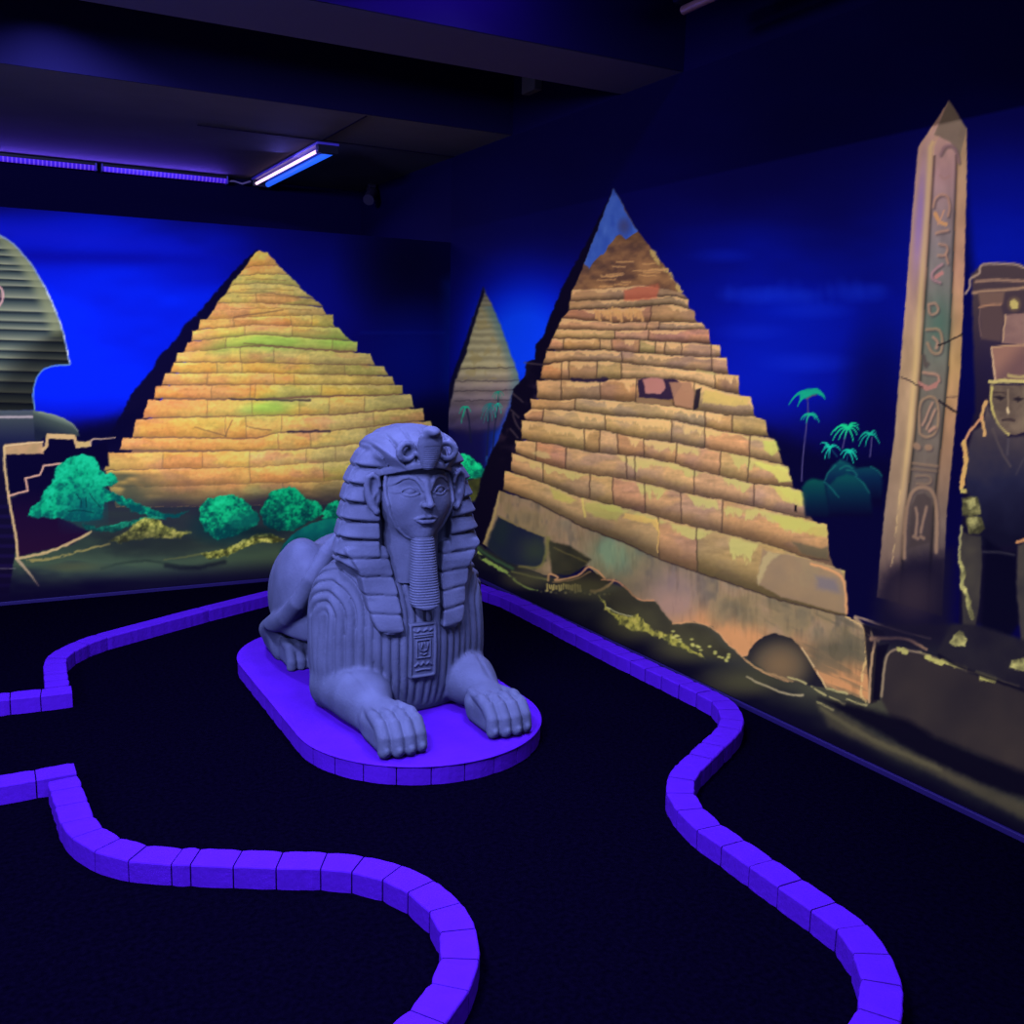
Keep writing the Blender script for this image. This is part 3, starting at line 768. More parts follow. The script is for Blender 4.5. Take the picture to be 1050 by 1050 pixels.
    m.fill([(562, 554), (584, 560), (606, 574), (600, 581), (585, 590), (566, 590)], lambda X, Y: mix((56, 54, 38), (36, 36, 30), fbm(X, Y, 14, 5)), 2, 1, .95)
    m.stroke([(562, 552), (560, 570), (554, 583), (532, 581)], 3.4, (126, 118, 62), 1.8, .85, .8, (1, .5))
    m.stroke([(512, 529), (535, 541), (558, 550)], 1.6, (150, 128, 76), 1, .7, 1)
    m.stroke([(568, 562), (590, 571), (602, 577)], 1.4, (110, 100, 56), 1.4, .6, 1)
    m.stroke([(525, 586), (545, 591), (562, 594.5)], 2.2, (128, 130, 70), 1.4, .8, .8, (.6, 1))
    m.fill([(566, 596), (590, 592), (603, 584), (616, 590), (626, 596), (612, 606), (585, 603)], (44, 40, 30), 1.5, 1, .9)
    m.stroke([(562, 595), (562.5, 587), (574, 592.5), (566, 596), (590, 592), (597, 587), (603, 580.6), (609, 583), (615, 587), (620, 593)], 1.9, (206, 150, 104), .9, .9, .6)
    m.stroke([(567, 597), (590, 595), (605, 586)], 1.5, (170, 130, 90), 1, .6, .8)
    m.stroke([(629, 594.5), (624, 601), (613, 606.5), (606, 606)], 3.2, (196, 150, 96), 1.2, .85, 1, (.7, 1))
    m.stroke([(617, 594.5), (629.7, 594.5), (640, 600.5), (653.7, 616), (670, 615.5)], 1.6, (216, 150, 106), .9, .85, .8)
    for k in range(15):
        x = 561 + k * 2.4; m.stroke([(x, 600 + rng.uniform(-1, 1)), (x + rng.uniform(-.5, 1), 604 + rng.uniform(-1, 2.2))], 1.8, (200, 178, 100), .8, .85, .6)
    # highlights along the ground line
    m.stroke([(484.6, 563), (498, 575), (510, 581), (521, 587), (530, 597.7), (551, 606)], 4.2, (138, 164, 82), 1.2, .95, 1.8, (1.3, .25), breakup=.4)
    m.stroke([(488, 560), (496, 567), (512, 576), (525, 583)], 3, (62, 100, 62), 2, .7, 1)
    for k in range(16):
        t = k / 15; m.glow(555 + 75 * t, 605 + 5 * t + rng.uniform(-2, 2), 2.2, 2.0, (190, 176, 110), .6 if k % 3 else .2)
    def patch(X, Y):
        n = fbm(X * 1.3, Y * .8, 5, 3, 3); return lerp_ramp(n, [(.3, (84, 84, 48)), (.55, (164, 158, 70)), (.8, (206, 192, 96))])
    m.fill([(640, 602), (655, 617), (672, 618), (682, 632), (690, 641), (708, 640), (728, 646), (742, 662), (756, 674), (740, 678), (700, 662), (668, 652), (644, 646), (628, 626), (618, 610)], lambda X, Y: mix((40, 38, 32), (66, 62, 46), fbm(X, Y, 18, 4)), 3, 1, .9, 5)
    for gx_, gy_, rx_, ry_ in ((648, 640, 42, 26), (700, 664, 44, 22), (600, 604, 44, 16), (760, 700, 60, 20), (540, 594, 34, 14)):
        m.glow(gx_, gy_, rx_, ry_, (74, 72, 48), .75)
    m.glow(548, 564, 26, 22, (64, 72, 50), .45)
    m.fill([(613, 612), (622, 620), (632, 630), (645, 632), (654, 630), (664, 642), (672, 648), (684, 650), (697, 656), (710, 666), (724, 676), (712, 672), (692, 662), (676, 653), (660, 648), (648, 646), (636, 640), (622, 626)], patch, 1.4, 3.4, .9, 5)
    m.stroke([(622, 622), (634, 629), (648, 632)], 1.0, (196, 196, 150), .7, .8, .8)
    for k in range(26):
        t = rng.rand(); x = 690 + 60 * t; m.glow(x, 652 + 24 * t + rng.uniform(-5, 4), 3.0, 1.7, (188, 184, 100), .85)
    m.stroke([(690, 640), (711, 637), (732, 643), (747, 661), (763, 675), (778, 688), (808, 699)], 1.7, (206, 150, 104), 1.0, .8, .8, (1, .6))
    m.stroke([(766, 694), (776, 700), (790, 705), (806, 712), (823, 713)], 2.4, (176, 160, 124), 1.2, .85, .8, (.6, 1))
    # dome shaped mound
    mound = [(766, 675), (769, 667), (773.7, 660), (783.6, 652), (796, 649.5), (811, 654), (823, 667), (835.6, 688), (846, 705), (828, 703), (813, 699), (788.6, 690)]
    def moundc(X, Y):
        d = np.clip(((X - 800) / 36) ** 2 + ((Y - 682) / 30) ** 2, 0, 1.3)
        return lerp_ramp(d, [(0, (112, 90, 66)), (.35, (84, 72, 58)), (.8, (46, 42, 42)), (1.2, (28, 26, 36))])
    m.fill(mound, moundc, 1, .8, 1, 5)
    m.stroke([(822, 664), (834, 682), (847, 705)], 1.4, (206, 176, 130), .8, .85, .7, breakup=.3)
    m.stroke([(766, 678), (780, 688), (800, 694), (812, 699)], 1.8, (170, 134, 92), 1.0, .8, 1)
    for p in ([(808, 694), (818, 697), (826, 701)], [(832, 704), (846, 713)], [(850, 714), (866, 722)], [(848, 706), (868, 711)], [(868, 717), (880, 722), (888, 723)], [(838, 720), (854, 728)]):
        m.stroke(p, 2.4, (184, 172, 116), 1, .85, 1.2, (.6, 1), breakup=.25)
    # block edge at the right of the pyramid
    m.stroke([(868, 633), (880, 639), (888, 644), (889, 670), (884, 694), (882, 714), (889, 720)], 2.6, (204, 168, 112), 1, .85, 2.2, breakup=.35, part=1)
    m.fill([(886, 640), (900, 650), (899, 720), (892, 722)], (30, 24, 30), 1.2, .5, .9, 5)
    m.stroke([(877, 632), (890, 636), (906, 642), (930, 649), (954, 655)], 2.0, (168, 140, 116), 1.1, .85, .5, (1.2, .6))
    m.stroke([(877, 634), (889, 646), (900, 657)], 3.6, (180, 150, 110), 1.4, .8, .9)
    m.fill([(884, 640), (892, 643), (893, 652), (887, 648)], (8, 4, 20), 1, .5, .9)
    m.fill([(893, 643), (906, 647), (908, 656), (896, 654)], (10, 6, 22), 1, .5, .9)
    m.stroke([(893.5, 655), (910, 654), (930, 654), (950, 666)], 3.6, (184, 140, 106), 1.4, .9, .6, (1.2, .6))
    m.stroke([(897, 657), (893, 680), (891, 720)], 2.6, (178, 144, 108), 1, .9, .6, part=5)
    m.fill([(899, 662), (912, 660), (906, 676), (902, 718), (895, 718)], (8, 4, 22), 1.2, .5, .95, 5)
    m.fill([(904, 718), (908, 674), (916, 666), (944, 670), (985, 687), (1060, 712), (1300, 830), (1300, 960), (1060, 800), (1000, 772), (950, 754), (915, 738)],
           lambda X, Y: mix((34, 29, 36), (56, 47, 46), fbm(X, Y, 46, 5, 3)), 2.5, .6, .96, 5)
    m.stroke([(904, 714), (907, 680), (911, 669), (920, 665), (944, 669)], 2.4, (150, 128, 104), 1.1, .85, .5)
    m.stroke([(944, 669), (965, 677), (985, 686), (1019, 695), (1045, 703)], 2.2, (140, 124, 90), 1.2, .8, .8)
    for p in ([(922, 666), (930, 669)], [(951, 674), (966, 679)], [(966, 677), (990, 685)], [(1003, 689), (1019, 693)], [(1006, 695), (1020, 698)]):
        m.stroke(p, 5.0, lambda X, Y: mix((150, 146, 78), (196, 186, 112), fbm(X, Y, 5, 3)), 1, .95, 2.2)
    # rolling foreground bands
    m.fill([(840, 716), (880, 724), (930, 738), (960, 756), (1010, 776), (1060, 796), (1300, 930), (1300, 1000), (1060, 822), (1000, 802), (944, 776), (900, 750), (862, 730)], (6, 3, 20), 5, 1, .95, 5)
    m.fill([(838, 722), (862, 732), (900, 756), (944, 776), (1000, 802), (1060, 828), (1300, 960), (1300, 1010), (1060, 846), (1010, 820), (950, 790), (900, 768), (850, 745)],
           lambda X, Y: mix((60, 56, 46), (84, 76, 60), fbm(X, Y, 30, 3)), 5, 1, .85, 5)
    m.stroke([(842, 726), (868, 744), (910, 766), (964, 789)], 4, (96, 90, 66), 3, .6, 1)
    m.fill([(850, 752), (900, 776), (950, 800), (1010, 830), (1060, 852), (1300, 1000), (1300, 1100), (1060, 880), (700, 712), (700, 695), (780, 735)], (6, 3, 22), 8, 1, .85)

    # palms and bushes on the right
    t = (74, 66, 116)
    def darkbush(pts, c0, c1):
        m.fill(pts, lambda X, Y: lerp_ramp((Y - min(p[1] for p in pts)) / 42, [(0, c0), (.45, c1), (1, (4, 2, 36))]), 2.2, .8, .95, 15)
    darkbush([(822, 500), (826, 494), (834, 490.5), (845, 493), (853, 501), (861, 514), (858, 530), (826, 530)], (8, 78, 72), (5, 42, 60))
    darkbush([(845, 494), (848, 486), (853, 478), (862, 471), (870, 475), (878, 480), (893, 479), (900, 482), (905, 492), (904, 520), (850, 520)], (10, 80, 86), (6, 34, 66))
    darkbush([(848, 500), (858, 490), (868, 486), (876, 488), (886, 496), (892, 506), (895, 530), (850, 530)], (8, 74, 76), (5, 40, 62))
    for p in ([(846, 492), (850, 483), (857, 477)], [(861, 481), (867, 477), (874, 480)], [(868, 482), (875, 482), (879, 487)], [(877, 488), (886, 496), (891, 505)], [(893, 479), (900, 482), (904, 488)], [(845, 494), (853, 501), (860, 510)]):
        m.stroke(p, 1.4, (22, 110, 104), 1.1, .7, .6)
    palm(829, 404, [(809, 415), (813, 409), (818, 416.6), (821, 412), (846, 409), (843, 403), (845, 406), (838, 404)], [(828, 406), (828.8, 422), (825.7, 447), (822.5, 475), (822, 493)], 6, (14, 160, 128), 2.2, t)
    m.fill([(820, 402), (828, 398.5), (838, 398), (844, 403), (846, 408), (838, 404), (828, 408), (820, 410)], (18, 158, 126), 1, .6, .95, 6)
    m.stroke([(827, 409), (832, 406), (837, 405)], 1.6, (96, 70, 90), .8, .7)
    palm(830, 425, [(821, 431), (824, 430), (826.5, 434), (840, 433), (838, 428), (836, 430)], [(829, 423), (829, 428)], 6, (20, 170, 134), 1.8, t)
    palm(870, 438.5, [(851.6, 446), (854, 451), (860, 451), (866, 450), (875, 453), (879, 446), (881, 441), (880, 436), (860, 438), (874, 434), (856, 442)], [(868, 442), (865.5, 452), (864, 460)], 7, (22, 196, 132), 2.0, t)
    palm(892.5, 445, [(880.6, 451), (881, 457), (887, 457.7), (883, 447), (899, 447), (898, 443), (902, 455)], [(894, 448), (893, 460), (892, 468)], 8, (18, 170, 138), 1.6, t)
    palm(851, 459, [(841.7, 454.6), (843, 463.8), (845.5, 470.6), (850, 470), (862, 462), (845, 459), (857, 457), (846, 456)], [(852, 460), (858, 468)], 9, (20, 180, 150), 1.8, (12, 60, 90))
    palm(871, 463, [(862, 466), (864.6, 470), (875, 474.5), (879, 471.4), (867, 462), (878, 464), (877, 468)], [(870, 464), (868, 472)], 10, (20, 180, 150), 2.0, (12, 60, 90))

    # obelisk
    L = [(973, 103), (941.4, 151), (937, 200), (930.5, 280), (924, 364), (917, 446), (907, 523), (899, 612)]
    Rr = [(991.4, 133), (991.5, 176), (988.6, 290), (985, 380), (980, 431), (971, 523), (966, 632)]
    ob = L + Rr[::-1]
    def obc(X, Y):
        t = (Y - 130) / 480
        xl = np.interp(Y, [p[1] for p in L], [p[0] for p in L]); xr = np.interp(Y, [p[1] for p in Rr], [p[0] for p in Rr])
        f = (X - xl) / np.maximum(xr - xl, 3)
        n = fbm(X, Y * .4, 14, 5, 3)
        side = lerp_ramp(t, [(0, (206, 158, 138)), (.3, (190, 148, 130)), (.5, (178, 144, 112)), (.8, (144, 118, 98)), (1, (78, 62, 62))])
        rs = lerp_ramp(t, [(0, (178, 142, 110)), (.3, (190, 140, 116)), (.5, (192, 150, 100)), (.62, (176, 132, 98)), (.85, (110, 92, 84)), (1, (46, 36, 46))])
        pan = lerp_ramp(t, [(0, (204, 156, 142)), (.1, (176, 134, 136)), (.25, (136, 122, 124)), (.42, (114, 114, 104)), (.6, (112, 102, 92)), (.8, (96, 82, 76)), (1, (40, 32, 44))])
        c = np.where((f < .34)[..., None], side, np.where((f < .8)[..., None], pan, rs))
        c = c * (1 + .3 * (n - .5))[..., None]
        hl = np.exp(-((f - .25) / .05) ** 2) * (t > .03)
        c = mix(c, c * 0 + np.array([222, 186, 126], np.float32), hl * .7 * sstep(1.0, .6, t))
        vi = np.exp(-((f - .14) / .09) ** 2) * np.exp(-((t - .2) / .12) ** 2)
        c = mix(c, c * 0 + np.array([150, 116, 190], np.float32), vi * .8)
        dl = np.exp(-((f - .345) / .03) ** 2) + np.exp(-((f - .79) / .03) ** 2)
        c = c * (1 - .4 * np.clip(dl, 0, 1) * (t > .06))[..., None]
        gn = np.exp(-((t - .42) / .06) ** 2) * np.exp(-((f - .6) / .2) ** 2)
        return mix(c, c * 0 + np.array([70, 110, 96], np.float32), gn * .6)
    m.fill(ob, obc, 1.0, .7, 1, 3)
    m.fill([(973, 103), (991.4, 133), (984, 160), (975, 146), (958, 138)], lambda X, Y: mix((142, 122, 104), (120, 100, 90), fbm(X, Y, 14, 3)), 1.2, .6, .9, 3)
    m.fill([(899, 605), (905, 590), (915, 580), (945, 570), (975, 566), (975, 660), (895, 660)], (18, 13, 34), 12, 2, .85)
    m.glow(936, 612, 34, 34, (62, 48, 52), .55)
    hi = (206, 150, 124)
    def G(*pts, w=2.2, c=hi, a=.85): m.stroke(list(pts), w, c, .9, a, .5); 
    def Gs(*pts, w=2.2, c=hi, a=.85):
        m.stroke([(x + 1.3, y + 1.6) for x, y in pts], w + .6, (64, 54, 60), 1.7, .5, .5); m.stroke(list(pts), w + .3, c, 1.5, a * .85, .5)
    Gs((964, 158), (968, 150), (976, 148.5), (981, 155), (983, 166), w=2.6, c=(150, 112, 120))
    G((964, 180), (968, 184), (973, 181), w=3, c=(172, 128, 124), a=.7)
    Gs((957, 212), (959, 203), (965, 199), (972, 201), (974, 212), (972, 221), w=2.0)
    G((959, 219), (963, 228), (970, 230), w=4, c=(224, 158, 104)); G((962, 230), (968, 216), w=2)
    Gs((960, 239), (972, 236), w=2.4); Gs((963, 250), (972, 252), (970, 262), (962, 262), w=2); Gs((970, 262), (972, 270), w=2)
    Gs((966, 271), (956, 278), (955, 286), (964, 290), w=2.4, c=(196, 140, 150)); G((960, 284), (966, 280), w=4, c=(206, 132, 128))
    Gs((952, 312), (960, 310), (963, 320), (953, 324), (952, 312), w=2)
    Gs((950, 338), (966, 337), (966, 362), (956, 363), (951, 352), w=2.2, c=(190, 146, 112)); Gs((957, 346), (962, 350), (960, 357), w=2.6)
    Gs((947, 364), (948, 376), (951, 372), w=2.2, c=(90, 76, 70)); Gs((947, 382), (962, 384), (963, 390), w=2.4)
    m.fill([(941, 390), (952, 396), (964, 389), (960, 398), (950, 401), (943, 397)], (182, 122, 112), 1, .6, .9)
    loop = [(943, 440), (942, 420), (945, 410), (953, 406), (960, 409), (963, 420), (961, 442), (952, 449), (943, 446), (943, 440)]
    Gs(*loop, w=2.0, c=(178, 138, 104)); Gs((946, 436), (956, 413), w=1.6); Gs((950, 440), (959, 420), w=1.6); Gs((953, 442), (958, 438), w=3)
    Gs((939, 457), (941, 458), w=6, c=(166, 128, 100)); Gs((951, 459), (953, 459), w=6, c=(166, 128, 100))
    Gs((936, 475), (961, 478), w=2.0, c=(150, 120, 94)); Gs((935, 481), (960, 483), w=1.6, c=(130, 104, 84))
    Gs((939, 488), (954, 487), (955, 497), (940, 496), w=1.8, c=(140, 112, 90))
    Gs((927, 572), (928, 540), (931, 512), (938, 501), (947, 499), (956, 503), (960, 514), (961, 540), (960, 566), w=3.4, c=(160, 126, 100))
    m.fill([(932, 562), (934, 520), (940, 507), (948, 505), (955, 512), (957, 530), (955, 556)], (56, 46, 48), 2, .6, .6)
    Gs((939, 521), (941, 530), (939, 548), w=2.4, c=(160, 126, 104)); Gs((950, 520), (947, 532), (944, 546), w=2.4, c=(160, 126, 104))
    Gs((937, 550), (941, 552), w=3, c=(150, 118, 96)); Gs((944, 550), (947, 552), w=3, c=(150, 118, 96))
    m.stroke([(924, 387), (936, 392), (946, 398)], 1.4, (40, 34, 40), .8, .8, 1)
    m.stroke([(962, 354), (975, 349), (987, 343)], 1.6, (26, 20, 24), .8, .85, 1)
    m.stroke([(963, 411), (971, 417), (982, 423)], 2.2, (26, 20, 28), .9, .85, .8)
    m.stroke([(971, 407), (982, 407)], 1.2, (70, 52, 50), .8, .8)
    m.stroke([(914, 580), (919, 545), (923, 500)], 1.8, (200, 166, 116), 1, .6, 1, breakup=.45)

    # seated figure at the right edge
    m.fill([(996, 282), (1005, 272), (1010, 270), (1044, 270), (1060, 278), (1110, 276), (1118, 300), (1116, 640), (984, 640), (988, 470), (1000, 420)],
           lambda X, Y: lerp_ramp((Y - 270) / 380, [(0, (84, 66, 66)), (.12, (74, 58, 64)), (.28, (40, 30, 56)), (.5, (20, 14, 38)), (1, (12, 8, 30))]), 2.5, 1, .97, 4)
    lt = (180, 150, 130)
    m.stroke([(990, 301), (995, 294), (994, 286), (1000, 283), (1005, 280), (1004, 274.5), (1008, 270.5), (1030, 270.5), (1044, 271), (1050, 275), (1070, 279)], 2.2, lt, 1, .9, .6, part=4)
    m.stroke([(1001, 289), (1020, 286.5), (1050, 288.5), (1075, 288)], 3.0, (176, 136, 112), 1.4, .85, .6)
    m.stroke([(998, 300), (1012, 298), (1035, 297), (1050, 295), (1075, 294)], 3.0, (190, 148, 116), 1.4, .85, .6)
    m.fill([(1003, 300), (1030, 299), (1028, 312), (1005, 314)], (126, 96, 84), 2, .6, .9)
    m.fill([(1005, 314), (1026, 312), (1030, 325), (1026, 350), (1006, 348)], (94, 72, 72), 2, .6, .9)
    m.stroke([(1004, 315), (1012, 313), (1026, 312)], 2.0, (196, 142, 108), 1, .8, .5)
    m.stroke([(1005, 316), (1004, 330), (1006, 345)], 1.6, (130, 100, 92), 1, .7, .5)
    m.glow(1040, 312, 9, 10, (150, 120, 80), .8); m.fill([(1036, 309), (1040, 307), (1044, 310), (1044, 316), (1038, 317), (1035, 313)], (206, 184, 110), 1, 1, .95)
    m.fill([(1031, 323), (1050, 321), (1068, 322), (1072, 354), (1027, 352)], lambda X, Y: mix((160, 122, 112), (128, 96, 94), fbm(X, Y, 12, 3)), 1, .6, 1, 4)
    m.stroke([(1031, 323), (1028, 350)], 1.6, (214, 170, 130), .9, .8, 1)
    m.fill([(1016.7, 356), (1050, 353), (1080, 354), (1077, 391), (1019.5, 391)], lambda X, Y: mix((156, 112, 98), (116, 84, 84), sstep(1020, 1050, X + (Y - 370))), 1, .6, 1, 4)
    m.stroke([(1017, 356), (1030, 354.5), (1050, 353.5)], 2.0, (204, 158, 120), 1, .85, .6)
    m.stroke([(1017, 358), (1019, 375), (1020.5, 390)], 2.0, (220, 180, 140), 1, .85, 1, breakup=.3)
    m.fill([(1015, 395), (1080, 395), (1078, 420), (1062, 440), (1040, 446), (1030, 445), (1020, 430), (1015, 412)], lambda X, Y: lerp_ramp(fbm(X, Y, 14, 4), [(.3, (92, 76, 68)), (.7, (124, 104, 88))]), 1.2, .6, 1, 4)
    m.stroke([(1016, 392), (1030, 390.5), (1050, 391.5), (1080, 391)], 4.2, (206, 186, 116), 1, .95, 1.6, part=4)
    m.stroke([(1034, 385), (1044, 387), (1050, 386)], 3, (196, 174, 110), 1, .8, 1)
    m.fill([(1019, 407), (1025, 405.5), (1031, 408), (1026, 411)], (36, 28, 36), 1.2, .4, .9)
    m.fill([(1038, 409), (1044, 406.5), (1050, 409), (1044, 412)], (36, 28, 36), 1.2, .4, .9)
    m.stroke([(1018, 403), (1025, 401.5), (1032, 404)], 1.4, (60, 46, 46), 1, .8, .4)
    m.stroke([(1033.5, 400), (1034, 412), (1033, 421)], 2.0, (140, 118, 96), 1, .8, .4); m.stroke([(1033, 419), (1034, 423)], 2.6, (226, 196, 150), .9, .9, .4)
    m.stroke([(1028, 431), (1034, 430), (1040, 431)], 2.2, (50, 38, 42), 1, .85, .4)
    m.stroke([(1016.7, 397), (1015.7, 412), (1018, 424), (1022, 433), (1029, 442), (1034, 445)], 2.8, (200, 180, 106), 1, .95, 1.2, part=4, breakup=.2)
    # torso, arms, legs
    m.fill([(1012, 414), (1018, 428), (1034, 448), (1060, 446), (1110, 446), (1114, 560), (1004, 560), (1000, 520), (990, 500), (992, 462), (998, 442), (1008, 436)],
           lambda X, Y: lerp_ramp((Y - 430) / 120 + .3 * (fbm(X, Y, 22, 6) - .5), [(0, (96, 82, 80)), (.25, (62, 54, 64)), (.55, (34, 34, 60)), (1, (14, 12, 34))]), 2.5, .8, .96, 4)
    m.stroke([(1018, 440), (1026, 462), (1036, 478)], 2.0, (100, 86, 80), 1.8, .55, .5); m.stroke([(1034, 450), (1033, 466)], 2.6, (84, 76, 84), 1.5, .6, .4)
    m.stroke([(1050, 470), (1042, 486)], 1.8, (74, 66, 76), 1.6, .5, .4)
    m.stroke([(1011, 412), (1006, 426), (1008, 436), (1010, 446)], 3.4, (214, 164, 104), 1, .95, 1.2, part=4)
    m.stroke([(1007, 428), (1000, 436), (994, 442), (988.5, 454)], 3.0, (214, 150, 106), 1, .9, 1.0, part=4)
    m.stroke([(988, 454), (991, 466), (989, 480), (986.5, 494), (985.5, 500)], 5.0, lambda X, Y: mix((214, 156, 96), (204, 170, 96), fbm(X, Y, 6, 2)), 1, .97, 1.8, part=4)
    m.fill([(984, 501), (991, 502), (992, 505.5), (985, 506)], (190, 170, 96), 1, 1, .95, 4)
    def ob2(X, Y): return lerp_ramp(fbm(X, Y, 7, 5), [(.25, (92, 88, 60)), (.55, (150, 144, 92)), (.8, (196, 186, 116))])
    m.fill([(986, 511), (994, 509), (1002, 510), (1005, 518), (1006, 527), (996, 530), (987, 528)], lambda X, Y: ob2(X, Y) * .7, 1.3, 1, 1, 4)
    m.fill([(989, 513), (1000, 511), (1000, 519), (993, 523)], ob2, 1.2, 1.4, .9)
    m.fill([(990, 530), (1000, 529), (1007, 531), (1010, 542), (1004, 548), (993, 547)], lambda X, Y: ob2(X, Y) * .62, 1.3, 1, 1, 4)
    m.fill([(992, 531), (1002, 530), (1005, 538), (998, 545), (993, 538)], ob2, 1.2, 1.4, .9)
    m.fill([(986, 545), (994, 548), (1006, 550), (1007, 580), (1004, 620), (999, 650), (988, 650), (986, 600), (983, 575)], lambda X, Y: mix((40, 36, 42), (70, 64, 56), fbm(X, Y, 20, 4)), 1.6, .8, 1, 4)
    m.fill([(1010, 552), (1030, 566), (1042, 566), (1044, 640), (1036, 652), (1006, 648), (1008, 600)], (5, 3, 24), 3, .6, .97, 4)
    m.stroke([(1008, 566), (1024, 566), (1040, 569)], 2.2, (52, 48, 60), 1.5, .8, .4)
    m.fill([(1044, 560), (1056, 552), (1112, 560), (1112, 670), (1048, 668), (1042, 600)], lambda X, Y: mix((46, 42, 48), (74, 66, 60), fbm(X, Y, 20, 4)), 2, .8, 1, 4)
    m.stroke([(1043, 556), (1050, 554), (1060, 550)], 3, (204, 140, 90), 1, .9, .8)
    m.stroke([(986, 540), (984, 560), (983.6, 577)], 2.6, (156, 148, 100), 1, .9, 1.4, part=4, breakup=.2)
    m.stroke([(983.6, 577), (989, 585), (985, 598), (990, 606), (993, 618), (997, 634)], 4.6, lambda X, Y: ob2(X, Y) * 1.04, 1, .97, 1.6, part=4)
    m.fill([(975, 640), (1000, 640), (1050, 656), (1120, 680), (1120, 730), (1050, 706), (985, 684), (960, 672)], lambda X, Y: mix((22, 18, 34), (40, 36, 42), fbm(X, Y, 26, 4)), 3, .8, .96, 4)
    m.fill([(973, 658), (978, 652), (983, 648), (988, 648), (991, 656), (990, 662), (980, 663)], ob2, 1.0, 1.8, 1, 4)
    m.fill([(1035, 684), (1038, 677), (1048, 675), (1060, 677), (1060, 690), (1045, 688)], ob2, 1.0, 1.8, 1, 4)
    m.stroke([(963, 672), (985, 685), (1050, 708)], 3, (10, 6, 24), 1.8, .8, .6)
    return m


# ================================================================= SDF sculpting
def smin(a, b, k):
    h = np.clip(.5 + .5 * (b - a) / k, 0, 1)
    return b * (1 - h) + a * h - k * h * (1 - h)


def smax(a, b, k): return -smin(-a, -b, k)


def ell(p, c, r):
    x = (p[0] - c[0]) / r[0]; y = (p[1] - c[1]) / r[1]; z = (p[2] - c[2]) / r[2]
    k0 = np.sqrt(x * x + y * y + z * z)
    x /= r[0]; y /= r[1]; z /= r[2]
    k1 = np.sqrt(x * x + y * y + z * z) + 1e-6
    return k0 * (k0 - 1) / k1


def cap(p, a, b, ra, rb=None):
    if rb is None: rb = ra
    a = np.array(a, float); b = np.array(b, float); d = b - a; L = d @ d + 1e-9
    t = np.clip(((p[0] - a[0]) * d[0] + (p[1] - a[1]) * d[1] + (p[2] - a[2]) * d[2]) / L, 0, 1)
    return np.sqrt((p[0] - a[0] - t * d[0]) ** 2 + (p[1] - a[1] - t * d[1]) ** 2 + (p[2] - a[2] - t * d[2]) ** 2) - (ra + (rb - ra) * t)


def chain(p, pts, rs, k=0.0):
    d = None
    for i in range(len(pts) - 1):
        e = cap(p, pts[i], pts[i + 1], rs[i], rs[i + 1])
        d = e if d is None else (np.minimum(d, e) if not k else smin(d, e, k))
    return d


def rbox(p, c, h, r):
    q = [np.abs(p[i] - c[i]) - (h[i] - r) for i in range(3)]
    o = np.sqrt(sum(np.maximum(v, 0) ** 2 for v in q))
    return o + np.minimum(np.maximum(np.maximum(q[0], q[1]), q[2]), 0) - r


def nets(Fv, org, h):
    """naive surface nets"""
    S = Fv < 0
    nx, ny, nz = Fv.shape
    cs = {}
    for i in (0, 1):
        for j in (0, 1):
            for k in (0, 1):
                cs[i, j, k] = (slice(i, nx - 1 + i), slice(j, ny - 1 + j), slice(k, nz - 1 + k))
    cnt = sum(S[s].astype(np.int8) for s in cs.values())
    act = (cnt > 0) & (cnt < 8)
    idx = np.full(act.shape, -1, np.int64); A = np.argwhere(act); idx[act] = np.arange(len(A))
    v = {k: Fv[s][act] for k, s in cs.items()}
    pos = np.zeros((len(A), 3)); c = np.zeros(len(A))
    ks = list(cs)
    for a in ks:
        for ax in range(3):
            if a[ax] == 0:
                b = list(a); b[ax] = 1; b = tuple(b)
                cr = (v[a] < 0) != (v[b] < 0)
                t = np.where(cr, v[a] / np.where(cr, v[a] - v[b], 1), 0)
                for q in range(3):
                    pos[:, q] += np.where(cr, (t if q == ax else a[q]), 0)
                c += cr
    pos = (pos / c[:, None] + A) * h + np.array(org)
    Q = []
    for ax in range(3):
        o = [slice(1, -1)] * 3; o[ax] = slice(0, -1); o2 = list(o); o2[ax] = slice(1, None)
        s0 = S[tuple(o)]; s1 = S[tuple(o2)]
        w = np.argwhere(s0 != s1)
        fl = s0[s0 != s1]
        w[:, [q for q in range(3) if q != ax]] += 1
        u1, u2 = [(1, 2), (2, 0), (0, 1)][ax]
        def cell(d1, d2):
            ww = w.copy(); ww[:, u1] -= d1; ww[:, u2] -= d2
            return idx[ww[:, 0], ww[:, 1], ww[:, 2]]
        q = np.stack([cell(1, 1), cell(0, 1), cell(0, 0), cell(1, 0)], 1)
        q[~fl] = q[~fl][:, ::-1]
        Q.append(q)
    Q = np.concatenate(Q); Q = Q[(Q >= 0).all(1)]
    return pos, Q


def sculpt(fn, lo, hi, h):
    """mirror-symmetric field in x: evaluate x<=0 half and mirror"""
    nxh = int(math.ceil(-lo[0] / h))
    xs = (np.arange(-nxh, 1)) * h
    ys = np.arange(lo[1], hi[1] + h, h); zs = np.arange(lo[2], hi[2] + h, h)
    X, Y, Z = np.meshgrid(xs.astype(np.float32), ys.astype(np.float32), zs.astype(np.float32), indexing='ij')
    Fh = fn((X, Y, Z)).astype(np.float32)
    Fv = np.concatenate([Fh, Fh[-2::-1]], 0)
    return nets(Fv, (xs[0], ys[0], zs[0]), h)


ZB = .078           # top of the plinth


def chest0(p):
    """plain chest volume (x is folded: work on |x|)"""
    ax = -np.abs(p[0]); q = (ax, p[1], p[2])
    d = ell(q, (0, -2.63, .37), (.375, .285, .43))
    d = smin(d, ell(q, (-.245, -2.66, .54), (.14, .13, .17)), .08)
    d = smin(d, ell(q, (-.285, -2.67, .32), (.095, .13, .26)), .07)
    d = smin(d, ell(q, (0, -2.68, .20), (.285, .185, .20)), .08)
    return d


